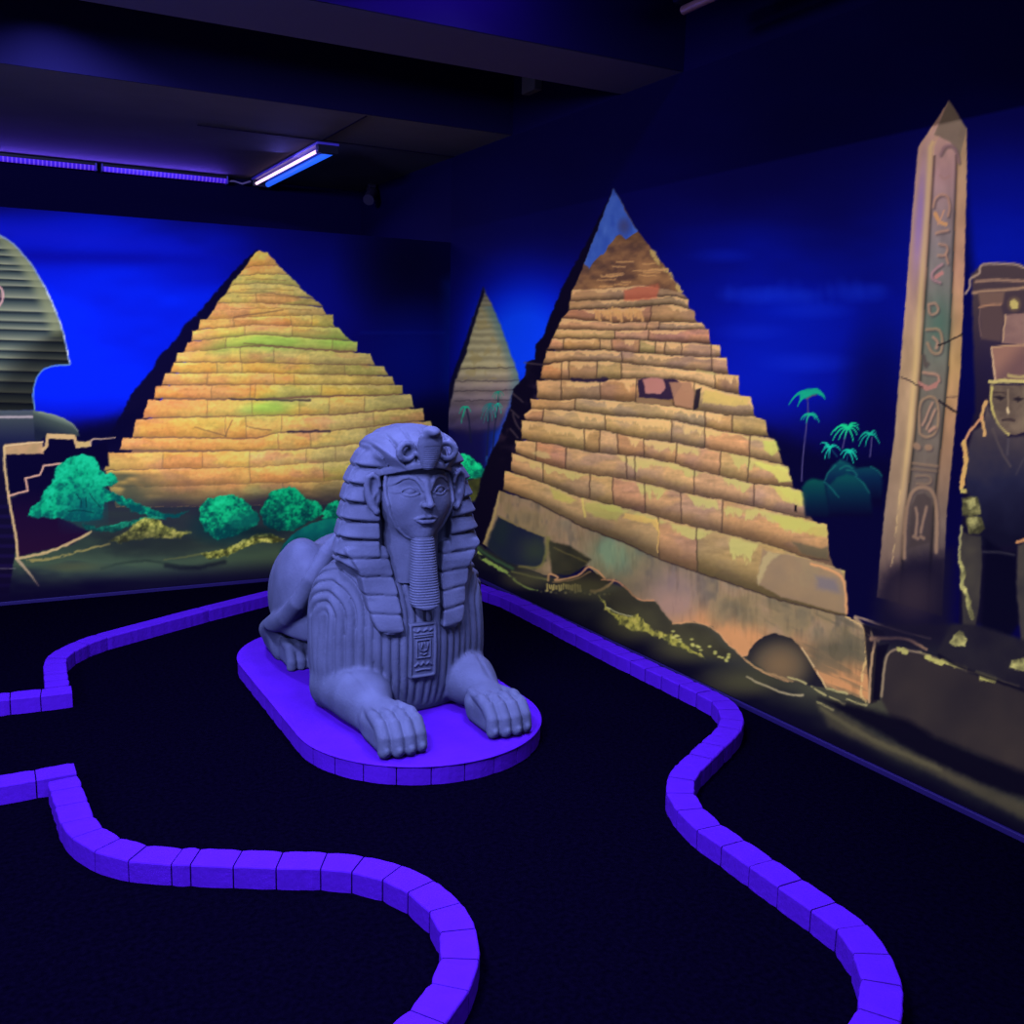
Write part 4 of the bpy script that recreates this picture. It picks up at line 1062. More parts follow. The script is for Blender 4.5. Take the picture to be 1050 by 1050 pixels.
def body_field(p):
    q = p
    d = chest0(q)
    # carved hair grooves fanning over the shoulder and down the chest
    th = np.arctan2(-q[0], -(q[1] + 2.58)) * .385
    s0, z0 = .46, .49
    up = q[2] > z0
    rad = np.where(up, np.sqrt((th - s0) ** 2 + (q[2] - z0) ** 2), np.abs(th - s0))
    g = np.abs(np.sin(np.pi * rad / .041 + 1.2))
    groove = (1 - g) ** 1.6
    msk = sstep(.018, .04, rad) * sstep(-2.40, -2.52, q[1]) * sstep(.10, .16, q[2]) * sstep(.55, .50, np.where(up, th * 0 + .4, th)) 
    d = d + .0135 * groove * msk - .003
    # hollow of the shoulder
    d = d + .026 * np.exp(-((th - s0) / .04) ** 2 - ((np.minimum(q[2], .60) - .50) / .16) ** 2) * (q[1] < -2.3)
    # back and haunches
    d = smin(d, cap(q, (0, -2.45, .47), (0, -1.95, .44), .265, .25), .06)
    h = ell(q, (-.235, -2.04, .365), (.145, .30, .325))
    h = smin(h, ell(q, (-.265, -2.10, .45), (.115, .19, .24)), .04)
    h = smin(h, ell(q, (-.17, -1.78, .36), (.17, .15, .27)), .025)
    d = smin(d, h, .04)
    rim = chain(q, [(-.16, -2.36, .755), (-.235, -2.38, .68), (-.30, -2.38, .57), (-.345, -2.32, .46), (-.365, -2.20, .365), (-.37, -2.04, .29), (-.355, -1.86, .215), (-.28, -1.70, .17)],
                [.035, .04, .042, .042, .045, .055, .055, .06])
    d = smin(d, rim, .018)
    d = smin(d, cap(q, (-.30, -1.95, .16), (-.29, -1.76, .14), .08, .07), .05)
    d = smin(d, cap(q, (-.24, -1.92, .11), (-.22, -1.72, .11), .10, .10), .05)
    d = smax(d, -rbox(q, (-.29, -2.20, .10), (.16, .24, .155), .05), .03)
    # hind paw with toes
    d = smin(d, rbox(q, (-.280, -2.02, .140), (.066, .10, .064), .04), .02)
    for k in range(3):
        tx = -.280 + (k - 1) * .046
        d = smin(d, chain(q, [(tx, -2.00, .190), (tx, -2.09, .180), (tx, -2.125, .12), (tx, -2.125, .095)], [.022, .026, .025, .024]), .004)
    # upper arm / elbow
    d = smin(d, chain(q, [(-.315, -2.63, .42), (-.318, -2.60, .26), (-.312, -2.62, .16)], [.055, .050, .066]), .035)
    d = smin(d, ell(q, (-.308, -2.63, .145), (.068, .075, .075)), .03)
    # forearm
    f = chain(q, [(-.30, -2.66, .18), (-.265, -2.84, .185), (-.235, -3.04, .165)], [.095, .10, .072])
    f = smin(f, ell(q, (-.235, -2.84, .185), (.115, .17, .11)), .03)
    f = smin(f, cap(q, (-.31, -2.72, .15), (-.28, -3.02, .13), .05, .04), .03)
    f = f + .006 * np.exp(-((q[0] + .30 - (q[1] + 2.7) * -.12) / .012) ** 2) * sstep(-3.05, -2.95, q[1])
    d = smin(d, f, .022)
    # paw
    w = rbox(q, (-.228, -3.135, .138), (.092, .11, .064), .045)
    w = smin(w, ell(q, (-.228, -3.07, .165), (.095, .075, .062)), .03)
    d = smin(d, w, .02)
    for k in range(4):
        tx = -.228 + (k - 1.5) * .0485; dy = (-.010, -.022, -.022, -.010)[k]
        t = chain(q, [(tx * .9 - .022, -3.03 + dy, .200), (tx, -3.13 + dy, .202), (tx, -3.205 + dy, .190), (tx, -3.243 + dy, .152), (tx, -3.252 + dy, .106)], [.014, .022, .0275, .0265, .0270])
        t = smin(t, ell(q, (tx, -3.150 + dy, .208), (.022, .028, .020)), .012)
        d = smin(d, t, .0045)
        d = smin(d, ell(q, (tx, -3.276 + dy, .112), (.0125, .009, .016)), .003)
        d = smax(d, -cap(q, (tx - .011, -3.283 + dy, .1290), (tx + .011, -3.283 + dy, .1290), .0042), .003)
    d = smax(d, ZB + .001 - q[2], .004)
    return d


def face_base(p):
    d = ell(p, (0, -2.80, 1.01), (.150, .150, .17))
    d = smin(d, ell(p, (0, -2.828, .912), (.108, .116, .092)), .05)
    d = smin(d, ell(p, (0, -2.900, .848), (.040, .042, .036)), .045)
    d = smin(d, ell(p, (-.078, -2.865, .975), (.052, .055, .05)), .04)
    return d


def face_y(x, z):
    ys = np.linspace(-3.05, -2.72, 331)
    v = face_base((np.full_like(ys, -abs(x)), ys, np.full_like(ys, z)))
    k = np.argmax(v < 0)
    return float(ys[k]) if v[k] < 0 else -2.83


def ridge(p, pts, r, k=.008, out=0.0):
    P = [(x, face_y(x, z) - out, z) for x, z in pts]
    rs = [r * (1 if 0 < i < len(pts) - 1 else .55) for i in range(len(pts))]
    return chain(p, P, rs)


def head_field(p):
    d = face_base(p)
    # eyes, modelled in a copy of the space flattened along the face
    gx = np.linspace(0, .17, 35); gz = np.linspace(.98, 1.13, 31)
    tab = np.array([[face_y(a, b) for b in gz] for a in gx], np.float32)
    fx = np.clip(np.abs(p[0]) / .17 * 34, 0, 33.99); fz = np.clip((p[2] - .98) / .15 * 30, 0, 29.99)
    ix = fx.astype(int); iz = fz.astype(int); fx = fx - ix; fz = fz - iz
    fy = (tab[ix, iz] * (1 - fx) + tab[ix + 1, iz] * fx) * (1 - fz) + (tab[ix, iz + 1] * (1 - fx) + tab[ix + 1, iz + 1] * fx) * fz
    w = (p[0], p[1] - fy, p[2])
    wr = lambda pts, r, y: chain(w, [(a, y, b) for a, b in pts], [r * (1 if 0 < k < len(pts) - 1 else .6) for k in range(len(pts))])
    d = smax(d, -ell(w, (-.066, -.016, 1.042), (.047, .032, .032)), .014)
    d = smax(d, -ell(w, (-.025, -.030, 1.030), (.014, .036, .026)), .012)
    d = smin(d, ell(w, (-.066, .022, 1.031), (.028, .024, .0185)), .002)
    d = smin(d, wr([(-.032, 1.024), (-.047, 1.041), (-.066, 1.049), (-.086, 1.042), (-.102, 1.028)], .0058, .0030), .003)
    d = smin(d, wr([(-.032, 1.024), (-.049, 1.0165), (-.067, 1.013), (-.086, 1.0175), (-.102, 1.028)], .0052, .0030), .003)
    d = smin(d, wr([(-.098, 1.029), (-.118, 1.027), (-.140, 1.027)], .0060, .000), .003)
    d = smin(d, wr([(-.018, 1.040), (-.026, 1.064), (-.042, 1.083), (-.066, 1.091), (-.092, 1.085), (-.116, 1.066), (-.138, 1.050)], .0095, -.001), .003)
    # nose
    d = smin(d, chain(p, [(0, -2.940, 1.066), (0, -2.958, 1.020), (0, -2.983, .980)], [.012, .0125, .0150]), .020)
    d = smin(d, ell(p, (-.0175, -2.962, .977), (.0115, .017, .0105)), .012)
    d = smax(d, -ell(p, (-.0095, -2.975, .9645), (.0065, .010, .006)), .004)
    d = smax(d, -cap(p, (0, -2.962, .953), (0, -2.958, .938), .005), .006)
    # mouth
    ym = face_y(0, .9210)
    d = smin(d, chain(p, [(0, ym - .008, .9270), (-.013, ym - .008, .9305), (-.032, ym - .000, .9250), (-.049, ym + .010, .9190)], [.0062, .0072, .0058, .003]), .006)
    d = smin(d, chain(p, [(0, ym - .007, .9080), (-.02, ym - .005, .9080), (-.040, ym + .005, .9130)], [.0098, .009, .004]), .006)
    d = smax(d, -chain(p, [(0, ym - .018, .9185), (-.02, ym - .015, .9185), (-.036, ym - .006, .9175), (-.053, ym + .004, .9190)], [.0035, .0035, .0032, .003]), .003)
    d = smax(d, -ell(p, (0, ym - .008, .8880), (.03, .014, .008)), .012)
    # chin strap
    st = [(-.132, 1.10), (-.142, 1.05), (-.145, 1.01), (-.141, .975), (-.128, .930), (-.102, .880), (-.064, .842), (-.04, .830)]
    d = smin(d, chain(p, [(x, min(-2.842, max(-2.90, face_y(x * .95, z))), z) for x, z in st], [.009, .009, .009, .009, .008, .007, .005, .003]), .006)
    # ears
    e = ell(p, (-.182, -2.828, 1.018), (.034, .026, .076))
    e = smin(e, chain(p, [(-.166, -2.850, 1.050), (-.174, -2.850, 1.080), (-.190, -2.846, 1.094), (-.206, -2.838, 1.082), (-.213, -2.832, 1.050), (-.208, -2.834, 1.005), (-.192, -2.842, .965), (-.176, -2.848, .944)],
                      [.010, .0115, .012, .012, .012, .0115, .0125, .015]), .010)
    e = smax(e, -ell(p, (-.189, -2.860, 1.042), (.017, .024, .038)), .008)
    e = smax(e, -ell(p, (-.174, -2.866, 1.000), (.012, .022, .026)), .008)
    d = smin(d, e, .010)
    # neck
    d = smin(d, cap(p, (0, -2.74, .60), (0, -2.77, .90), .135, .118), .02)
    return d


Zt = [.70, .746, .93, 1.055, 1.085, 1.17, 1.23, 1.262, 1.282, 1.290]
Wt = [.342, .334, .302, .276, .264, .226, .172, .120, .065, .02]
Ft = [.095, .095, .090, .092, .095, .095, .085, .07, .05, .015]
Bt = [.24, .24, .26, .26, .26, .24, .20, .15, .09, .02]
Fc = [.17, .17, .17, .180, .184, .180, .150, .112, .062, .015]


def hood_field(p):
    x, y, z = p
    I = lambda t: np.interp(z, Zt, t).astype(np.float32)
    w = I(Wt); b = I(Bt); ax = np.abs(x)
    yy = y + 2.765
    band = .0735
    t = ((z - .02 * ax / .3 - .004) / band) % 1.0
    gro = np.exp(-(np.minimum(t, 1 - t) / .10) ** 2)
    step = .007 * (t ** .8) + .008 * gro
    back = sstep(-2.55, -2.45, y)

    def shell(w_, f_, e):
        dep = np.where(yy < 0, f_, b)
        ef = np.where(yy < 0, e, 2.2)
        q = ((ax / w_) ** ef + (np.abs(yy) / dep) ** ef) ** (1 / ef)
        return (q - 1) * np.minimum(w_, dep) * .8
    # wings falling at both sides
    d = shell(w, I(Ft), 3.4)
    d = smax(d, .695 + (ax - .245) * .50 - z, .012)
    edge = ax - (.160 + (z - 1.075) * .80)
    d = d + step * (1 - .6 * back) * sstep(1.26, 1.20, z)
    # crown with a fan of pleats
    wc = np.minimum(w, .162 + np.maximum(z - 1.075, 0) * .80)
    c = shell(wc, I(Fc), 2.1)
    c = smax(c, 1.088 + .036 * (1 - np.clip(ax / .166, 0, 1) ** 2) - z, .008)
    ang = np.degrees(np.arctan2(ax, np.maximum(z - .93, .01)))
    tf = (ang / 11.5 + .1) % 1.0
    c = c + .011 * np.exp(-(np.minimum(tf, 1 - tf) / .09) ** 2) - .003 * np.sin(np.pi * tf)
    rib = ax - (.085 + (z - 1.12) * 1.12)
    c = c + .030 * np.clip(rib / .07, 0, 1) - .006 * np.exp(-((rib + .008) / .010) ** 2) * (z > 1.11)
    d = smin(d, c, .008)
    d = smax(d, z - 1.288, .01)
    # brow band
    bx = ax / .166; by = (y + 2.76) / .206
    bq = (np.sqrt(bx ** 2 + by ** 2) - 1) * .17
    bz = .045 * (1 - np.clip(bx, 0, 1) ** 2)
    bnd = smax(bq, np.abs(z - 1.0925 - bz) - .0135, .006)
    bnd = smax(bnd, y + 2.76, .01)
    # open the face, ears and throat
    face = smax(ax - .158, y + 2.775, .02)
    face = smax(face, z - 1.079 - bz, .006)
    d = smax(d, -face, .010)
    d = smax(d, -ell(p, (-.190, -2.872, 1.015), (.040, .056, .090)), .010)
    d = smax(d, -smax(ax - (.150 - .35 * np.clip(.93 - z, 0, .2)), smax(y + 2.76, z - 1.0, .02), .02), .012)
    d = smin(d, bnd, .004)
    # front lappets lying on the chest
    ch = chest0(p)
    xo = np.interp(z, [.44, .455, .50, .61, .70, .78, .95], [.160, .186, .208, .232, .250, .300, .300]); xi = np.interp(z, [.44, .455, .64, .75, .83, .95], [.090, .085, .098, .116, .135, .160])
    lap = smax(smax(ax - xo, xi - ax, .006), smax(.440 - z, z - .800, .01), .014)
    lay = np.maximum(ch - .036, -(ch + .03))
    lay = smin(lay, smax(np.abs(y + 2.830 - .30 * np.clip(z - .72, 0, .2)) - .030, .60 - z, .01), .03)
    lp = smax(lap, lay, .010) + step * .55
    lp = smax(lp, y + 2.62, .01)
    return smin(d, lp, .008)


def beard_field(p):
    x, y, z = p
    t = np.clip((.84 - z) / .29, 0, 1)
    w = .046 + .020 * t
    yc = -2.905 - .030 * t
    q = (np.abs(x) / w) ** 2.6 + (np.abs(y - yc) / .045) ** 2.6
    d = (q ** (1 / 2.6) - 1) * .045
    d = smax(smax(d, z - .842, .006), .545 + .018 * (np.abs(x) / .06) ** 2 - z, .012)
    g = (z / .0108) % 1.0
    return d + .0032 * np.exp(-((g - .5) / .22) ** 2) * (z > .565)


def plaque_field(p):
    x, y, z = p
    c = chest0(p)
    d = smax(c - .019, -(c + .02), .002)
    out = smax(np.abs(x) - .060, np.abs(z - .364) - .116, .006)
    inn = smax(np.abs(x) - .049, np.abs(z - .364) - .105, .004)
    d = smax(d, out, .004)
    d = d + .006 * sstep(.003, -.003, inn)
    yf = y * 0
    u = np.stack(np.broadcast_arrays(p[0], p[2]), -1)
    def s2(pts, r):
        b = np.full(x.shape, 9.0)
        for a_, b_ in zip(pts, pts[1:]): b = np.minimum(b, seg_dist(x, z, a_, b_)[0])
        return sstep(r, r * .3, b)
    rel = s2([(-.04, .452), (-.028, .446), (-.016, .455), (-.002, .447)], .006) + s2([(-.04, .433), (-.0, .433)], .004) + s2([(-.04, .424), (0, .424)], .004)
    rel += s2([(-.03, .41), (-.03, .335), (0, .335)], .004) + s2([(-.03, .41), (0, .41)], .004)
    rel += s2([(-.020, .392), (-.014, .368), (0, .362)], .007) + s2([(-.012, .352), (0, .346)], .005) + s2([(-.006, .395), (-.010, .378)], .005)
    rel += s2([(-.036, .300), (-.024, .312), (-.012, .302), (0, .314)], .006) + s2([(-.032, .28), (0, .284)], .004)
    return d - .006 * np.clip(rel, 0, 1)


def uraeus_field(p):
    z = (p[2] - 1.118) / .925 + 1.08 ; x = p[0]; y = p[1]; p = (x, y, z)
    # spread hood
    w = np.interp(z, [1.08, 1.10, 1.14, 1.19, 1.225, 1.25], [.024, .032, .044, .053, .050, .035])
    yc = np.interp(z, [1.08, 1.12, 1.20, 1.26], [-2.955, -2.965, -2.975, -2.985])
    d = (np.sqrt((x / w) ** 2 + ((y - yc) / .026) ** 2) - 1) * .026
    d = smax(smax(d, z - 1.252, .01), 1.082 - z, .012)
    g = (z / .0095) % 1.0
    d = d + .0022 * np.exp(-((g - .5) / .22) ** 2) * (z < 1.185) * (np.abs(x) < .032) * (y < -2.96)
    d = d + .006 * np.exp(-((z - 1.218) / .012) ** 2 - (x / .03) ** 2) * (y < -2.97)
    # head of the snake leaning forward
    d = smin(d, ell(p, (0, -2.985, 1.252), (.030, .044, .020)), .015)
    d = smin(d, ell(p, (0, -3.012, 1.244), (.018, .022, .014)), .012)
    # coils on both sides
    a = np.linspace(0, 2 * np.pi, 14)
    pts = [(-.086 + .035 * math.cos(t), -2.940 + .008 * math.cos(t), 1.160 + .034 * math.sin(t)) for t in a]
    d = smin(d, chain(p, pts, [.0140] * len(pts)), .004)
    d = smin(d, cap(p, (-.045, -2.955, 1.150), (-.02, -2.95, 1.13), .011), .008)
    return d


XC = -1.457


def build_sphinx():
    root = empty('sphinx_statue', (XC, -2.35, ZB), 'large grey stone sphinx statue lying on the purple plinth', 'statue')
    off = np.array([0, -2.35, ZB])
    V1, Q1 = sculpt(body_field, (-.46, -3.34, .06), (0, -1.40, .86), .0058)
    V2, Q2 = sculpt(head_field, (-.26, -3.06, .64), (0, -2.62, 1.20), .0030)
    V = np.concatenate([V1, V2]) - off; Q = np.concatenate([Q1, Q2 + len(V1)])
    mesh_obj('body', V, Q, M_STONE, root, True)
    for nm, fn, lo, hi, h, lb in (('headdress', hood_field, (-.40, -3.02, .40), (0, -2.32, 1.32), .0046, 'striped cloth headdress with two front flaps'),
                              ('false_beard', beard_field, (-.09, -3.01, .52), (0, -2.83, .88), .0024, 'ribbed false beard under the chin'),
                              ('cobra_emblem', uraeus_field, (-.15, -3.06, 1.07), (0, -2.88, 1.32), .0025, 'rearing cobra emblem on the brow'),
                              ('chest_plaque', plaque_field, (-.075, -2.98, .235), (0, -2.80, .495), .0026, 'rectangular carved plaque on the chest')):
        Vx, Qx = sculpt(fn, lo, hi, h)
        o = mesh_obj(nm, Vx - off, Qx, M_STONE, root, True)
        o['label'] = lb
    return root


# ----------------------------------------------------------------- plinth
def build_plinth():
    root = empty('statue_plinth', (-1.465, -2.415, 0), 'low purple rounded plinth under the sphinx statue', 'plinth')
    r, y0, y1, cx = .515, -2.90, -1.93, -1.465

    def outline(rr, n=40):
        pts = []
        for k in range(n + 1):
            a = math.pi + math.pi * k / n; pts.append((cx + rr * math.cos(a), y0 + rr * math.sin(a)))
        for k in range(n + 1):
            a = math.pi * k / n; pts.append((cx + rr * math.cos(a), y1 + rr * math.sin(a)))
        return pts
    ox, oy = -1.465, -2.415
    bm = bmesh.new()
    rings = []
    for rr, z in ((.492, 0), (.492, .070), (.515, .0715), (.5165, .0735), (.515, .0755), (.510, .078)):
        rings.append([bm.verts.new((x - ox, y - oy, z)) for x, y in outline(rr)])
    for a, b in zip(rings, rings[1:]):
        for k in range(len(a)):
            bm.faces.new((a[k], a[(k + 1) % len(a)], b[(k + 1) % len(a)], b[k]))
    bm.faces.new(rings[-1]); bm.faces.new(rings[0][::-1])
    bm_obj('top_slab', bm, M_KERB, root)['label'] = 'smooth flat purple top'
    # brick facing around the rim
    P = outline(.5125, 60)
    L = [0]
    for a, b in zip(P, P[1:] + P[:1]): L.append(L[-1] + math.hypot(b[0] - a[0], b[1] - a[1]))
    tot = L[-1]; PP = P + P[:1]

    def at(s):
        s %= tot
        i = int(np.searchsorted(L, s, 'right') - 1); t = (s - L[i]) / (L[i + 1] - L[i] + 1e-9)
        a, b = PP[i], PP[i + 1]
        tx, ty = b[0] - a[0], b[1] - a[1]; l = math.hypot(tx, ty)
        return Vector((a[0] + tx * t, a[1] + ty * t, 0)), Vector((ty / l, -tx / l, 0))
    bm = bmesh.new()
    n = 40; w = tot / n
    for k in range(n):
        sub = 5; rows = []
        for j in range(sub):
            p, nr = at(k * w + .0022 + (w - .0044) * j / (sub - 1))
            p = p - Vector((ox, oy, 0))
            e = .002 if j in (0, sub - 1) else 0
            jit = random.uniform(-.0008, .0008)
            rows.append([bm.verts.new(p - nr * .018 + Vector((0, 0, z))) for z in (.001, .0712)] + [bm.verts.new(p - nr * (e - jit) + Vector((0, 0, z))) for z in (.0705, .001)])
        for a, b in zip(rows, rows[1:]):
            for q in range(4): bm.faces.new((a[q], a[(q + 1) % 4], b[(q + 1) % 4], b[q]))
        bm.faces.new(rows[0][::-1]); bm.faces.new(rows[-1])
    bm_obj('brick_rim', bm, M_KERB, root)['label'] = 'upright purple brick facing'


# ----------------------------------------------------------------- kerbs
HK = .070


def brick(corners, label, group, name='kerb_brick', gap=.0022, cat='brick'):
    """corners: four plan points in order; stands on the floor"""
    c = [Vector((p[0], p[1], 0)) for p in corners]
    ctr = sum(c, Vector()) / 4
    # pull the two joint ends in by the gap
    u = ((c[1] + c[2]) - (c[0] + c[3])).normalized()
    L = ((c[1] + c[2]) / 2 - (c[0] + c[3]) / 2).length
    bm = bmesh.new()
    nl = max(3, int(L / .022)); ring = []
    hz = HK + random.uniform(-.0012, .0012)
    for i in range(nl + 1):
        t = i / nl
        a = c[0].lerp(c[1], t); b = c[3].lerp(c[2], t)
        g = gap * (1 - 2 * t)
        e = .0028 if i in (0, nl) else .0
        side = (b - a).normalized()
        j1, j2 = random.uniform(-.0012, .0012), random.uniform(-.0012, .0012)
        a2 = a + u * g + side * (e + j1); b2 = b + u * g - side * (e + j2)
        v = []
        w = (b2 - a2)
        for f, z in ((0, 0), (0, hz - .005 - e), (.02, hz - .0014 - e * .8), (.05, hz - e * .7), (.95, hz - e * .7), (.98, hz - .0014 - e * .8), (1, hz - .005 - e), (1, 0)):
            q = a2 + w * f - ctr; v.append(bm.verts.new((q.x, q.y, z)))
        ring.append(v)
    for a, b in zip(ring, ring[1:]):
        for k in range(8): bm.faces.new((a[k], a[(k + 1) % 8], b[(k + 1) % 8], b[k]))
    bm.faces.new(ring[0][::-1]); bm.faces.new(ring[-1])
    o = bm_obj(name, bm, M_KERB)
    o.location = ctr
    return tag(o, label, cat, group)


def T(p):
    q = trace(p[0], p[1], 2, HK); return (q[0], q[1])


def row(joints, labels, group, **kw):
    J = [(T(a), T(b)) for a, b in joints]
    return row_w(J, labels, group, **kw)


def row_w(J, labels, group, **kw):
    for i in range(len(J) - 1):
        a, b = J[i], J[i + 1]
        lb = labels(i) if callable(labels) else labels
        brick((a[0], b[0], b[1], a[1]), lb, group, **kw)
    return J


def evened(J, w=.101):
    """true up the joints to one width across, about each joint's middle"""
    C = [((a[0] + b[0]) / 2, (a[1] + b[1]) / 2) for a, b in J]
    C = np.array(C); D = np.array([(b[0] - a[0], b[1] - a[1]) for a, b in J])
    D /= np.linalg.norm(D, axis=1)[:, None]
    Tn = np.gradient(C, axis=0); Tn /= np.linalg.norm(Tn, axis=1)[:, None]
    N = np.stack([Tn[:, 1], -Tn[:, 0]], 1)
    N *= np.sign((N * D).sum(1))[:, None]
    D = D * .35 + N * .65; D /= np.linalg.norm(D, axis=1)[:, None]
    return [((c[0] - d[0] * w / 2, c[1] - d[1] * w / 2), (c[0] + d[0] * w / 2, c[1] + d[1] * w / 2)) for c, d in zip(C, D)]


def build_kerbs():
    Rj = [((501.9, 608.7), (508.6, 603.3)), ((513.9, 611.9), (524.8, 608.7)), ((523.8, 616.7), (535.2, 613.8)), ((533.7, 621.4), (545.7, 618.6)), ((543.8, 626.2), (556.2, 624.3)),
          ((555.8, 631.5), (567.6, 630)), ((566.7, 637.2), (580.4, 636.3)), ((578.1, 643.3), (592.4, 642.4)), ((590.9, 649.6), (605.7, 648.7)), ((603.8, 656.7), (620, 655.3)), ((617.1, 663.3), (633.9, 662)),
          ((631.4, 671), (647.6, 668.5)), ((646, 677.4), (663, 675)), ((662.2, 685.1), (677.3, 682.6)), ((678.1, 692.8), (694.9, 690.2)), ((696.4, 701.9), (712.4, 698.6)), ((713.9, 710.6), (731.4, 706.9)),
          ((727.6, 718.7), (752.8, 717.6)), ((736.3, 727), (759.6, 727)), ((738, 735.5), (764.5, 739)), ((735.5, 743), (761, 749)), ((727.6, 751.4), (754, 757.5)), ((717, 761.3), (745.1, 765.1)), ((705.5, 772), (732.2, 778.1)),
          ((694.1, 781.9), (720, 789.5)), ((683.4, 795.6), (713.1, 800.2)), ((682, 813), (713, 812.3)), ((693.5, 830.4), (722.6, 828)), ((716.1, 850.7), (738.8, 844.2)), ((739.9, 867.2), (763.9, 860.4)), ((768.8, 887.6), (793.1, 880.6)),
          ((798.7, 908.5), (822.3, 900.8)), ((831.8, 932.6), (857.7, 923.7)), ((857.4, 952.1), (890.1, 947.2)), ((875.5, 977.1), (912.8, 978)), ((881.7, 1003.9), (927.3, 1010.3)), ((878, 1033), (926.5, 1047.6)), ((861, 1062), (906, 1085)), ((836, 1088), (878, 1116))]
    GR = 'kerb bricks of the long row right of the sphinx'
    GB = 'kerb bricks of the row behind the sphinx'
    GL = 'kerb bricks of the near left curve'
    J = evened([(T(a), T(b)) for a, b in Rj])

    def lr(i):
        if i < 17: return 'purple kerb brick in the straight run along the right wall'
        if i < 26: return 'purple kerb brick in the bend where the right row swings back from the wall'
        if i < 31: return 'purple kerb brick in the middle stretch of the right row, past the bend'
        return 'purple kerb brick in the nearest curve of the right row'
    row_w(J, lr, GR)
    # upper left: return piece, column, long planks
    Uc = [((44.3, 698.6), (71.4, 695.7)), ((43.4, 691.4), (70.6, 688.6)), ((42.9, 680.6), (69.4, 678.6)), ((45.5, 673.2), (69.6, 675.6)), ((58.6, 664.9), (77.7, 667.7)), ((76.6, 656.3), (91.4, 660.9)), ((98.6, 650), (108, 653.7))]
    V = evened([(T(a), T(b)) for a, b in [((44.3, 705.1), (72.9, 702))] + Uc])
    row_w(V, 'purple kerb brick in the short back left bend before the long planks', GB)
    A = np.array(V[-1]);
    p1 = (np.array(T((204.3, 622.3))), np.array(T((212.9, 625.7)))); c1 = (p1[0] + p1[1]) / 2
    p2 = (np.array(T((277, 604.3))), np.array(T((277, 609.4)))); c2 = (p2[0] + p2[1]) / 2 + np.array([.01, .0])
    d = (c2 - c1) / np.linalg.norm(c2 - c1); nn = np.array([-d[1], d[0]])
    c2 = c1 + d * .98
    W = lambda c, n: (tuple(c + n * .05), tuple(c - n * .05))
    J1, J2 = W(c1, nn), W(c2, nn)
    brick((V[-1][0], J1[0], J1[1], V[-1][1]), 'long purple kerb plank behind the sphinx, the one farther left', GB, 'kerb_plank', cat='kerb')
    brick((J1[0], J2[0], J2[1], J1[1]), 'long purple kerb plank partly hidden behind the sphinx haunch', GB, 'kerb_plank', cat='kerb')
    # hidden run closing the ring behind the statue, one block shows beside the mane
    e = (np.array(J[0][0]) + np.array(J[0][1])) / 2
    a0 = c2; a3 = e; a1 = a0 + d * .55; a2 = e + np.array([-.03, .55])
    ts = np.linspace(0, 1, 13); B = [(1 - t) ** 3 * a0 + 3 * (1 - t) ** 2 * t * a1 + 3 * (1 - t) * t * t * a2 + t ** 3 * a3 for t in ts]
    B = np.array(B); Tn = np.gradient(B, axis=0); Tn /= np.linalg.norm(Tn, axis=1)[:, None]
    H = [W(c, np.array([-t[1], t[0]])) for c, t in zip(B, Tn)]
    H[-1] = (J[0][1], J[0][0]); H[0] = J2
    row_w(H[8:], 'purple kerb brick in the far corner bend beside the sphinx mane', GR)
    # upper left return towards the frame edge (far edge, near edge)
    S = [((-70, 718.6), (-70, 726.5)), ((-32, 714.6), (-32, 722.3)), ((10.6, 709.4), (10, 717.1)), ((44.0, 705.7), (40, 714.3)), ((73.4, 702.2), (74.3, 710))]
    row_w(evened([(T(a), T(b)) for a, b in S]), lambda i: 'purple kerb brick at the corner end of the upper left arm' if i == 3 else 'purple kerb brick in the upper left arm by the frame edge', GB)
    # lower left return
    S = [((-80, 808), (-80, 821.5)), ((-40, 800.6), (-40, 813.5)), ((36.2, 788.1), (36.2, 799.9)), ((76.6, 781.5), (78.5, 791.8))]
    row_w(evened([(T(a), T(b)) for a, b in S]), lambda i: 'purple kerb brick capping the corner of the lower left arm' if i == 2 else 'purple kerb brick in the lower left arm by the frame edge', GL)
    Lj = [((47.5, 801.3), (81, 794)), ((51.4, 810.4), (84.4, 805.6)), ((56.2, 826.2), (90.5, 820.5)), ((61.3, 843.9), (96.6, 836.7)), ((73.3, 859.1), (106.1, 847.7)), ((96.2, 872.9), (124.2, 858.6)), ((131.4, 882.4), (150.9, 865.6)),
          ((176.2, 886.7), (186.7, 868.3)), ((195.2, 887.1), (205.7, 869)), ((239, 888.7), (248.6, 871)), ((282.9, 890.4), (290.5, 871.9)), ((329.5, 891), (334.8, 872.9)), ((361.4, 892.9), (372.9, 877.6)), ((392.5, 901), (412.3, 886.2)),
          ((417.6, 914.4), (445.8, 901.4)), ((440.5, 933.8), (472.9, 924.3)), ((450.4, 954.8), (489, 951)), ((451, 981.4), (492.9, 982.4)), ((440.5, 1007.1), (482.4, 1014.8)), ((419.5, 1034.8), (456.7, 1049)), ((399.5, 1050), (428, 1075)), ((372, 1064), (394, 1096))]
    def ll(i):
        if i == 7: return 'narrow purple half brick in the front run of the near left curve'
        if i < 7: return 'purple kerb brick in the first bend of the near left curve'
        if i < 12: return 'purple kerb brick in the straight front run of the near left curve'
        return 'purple kerb brick in the closest bend of the near left curve'
    row_w(evened([(T(a), T(b)) for a, b in Lj], .102), ll, GL)


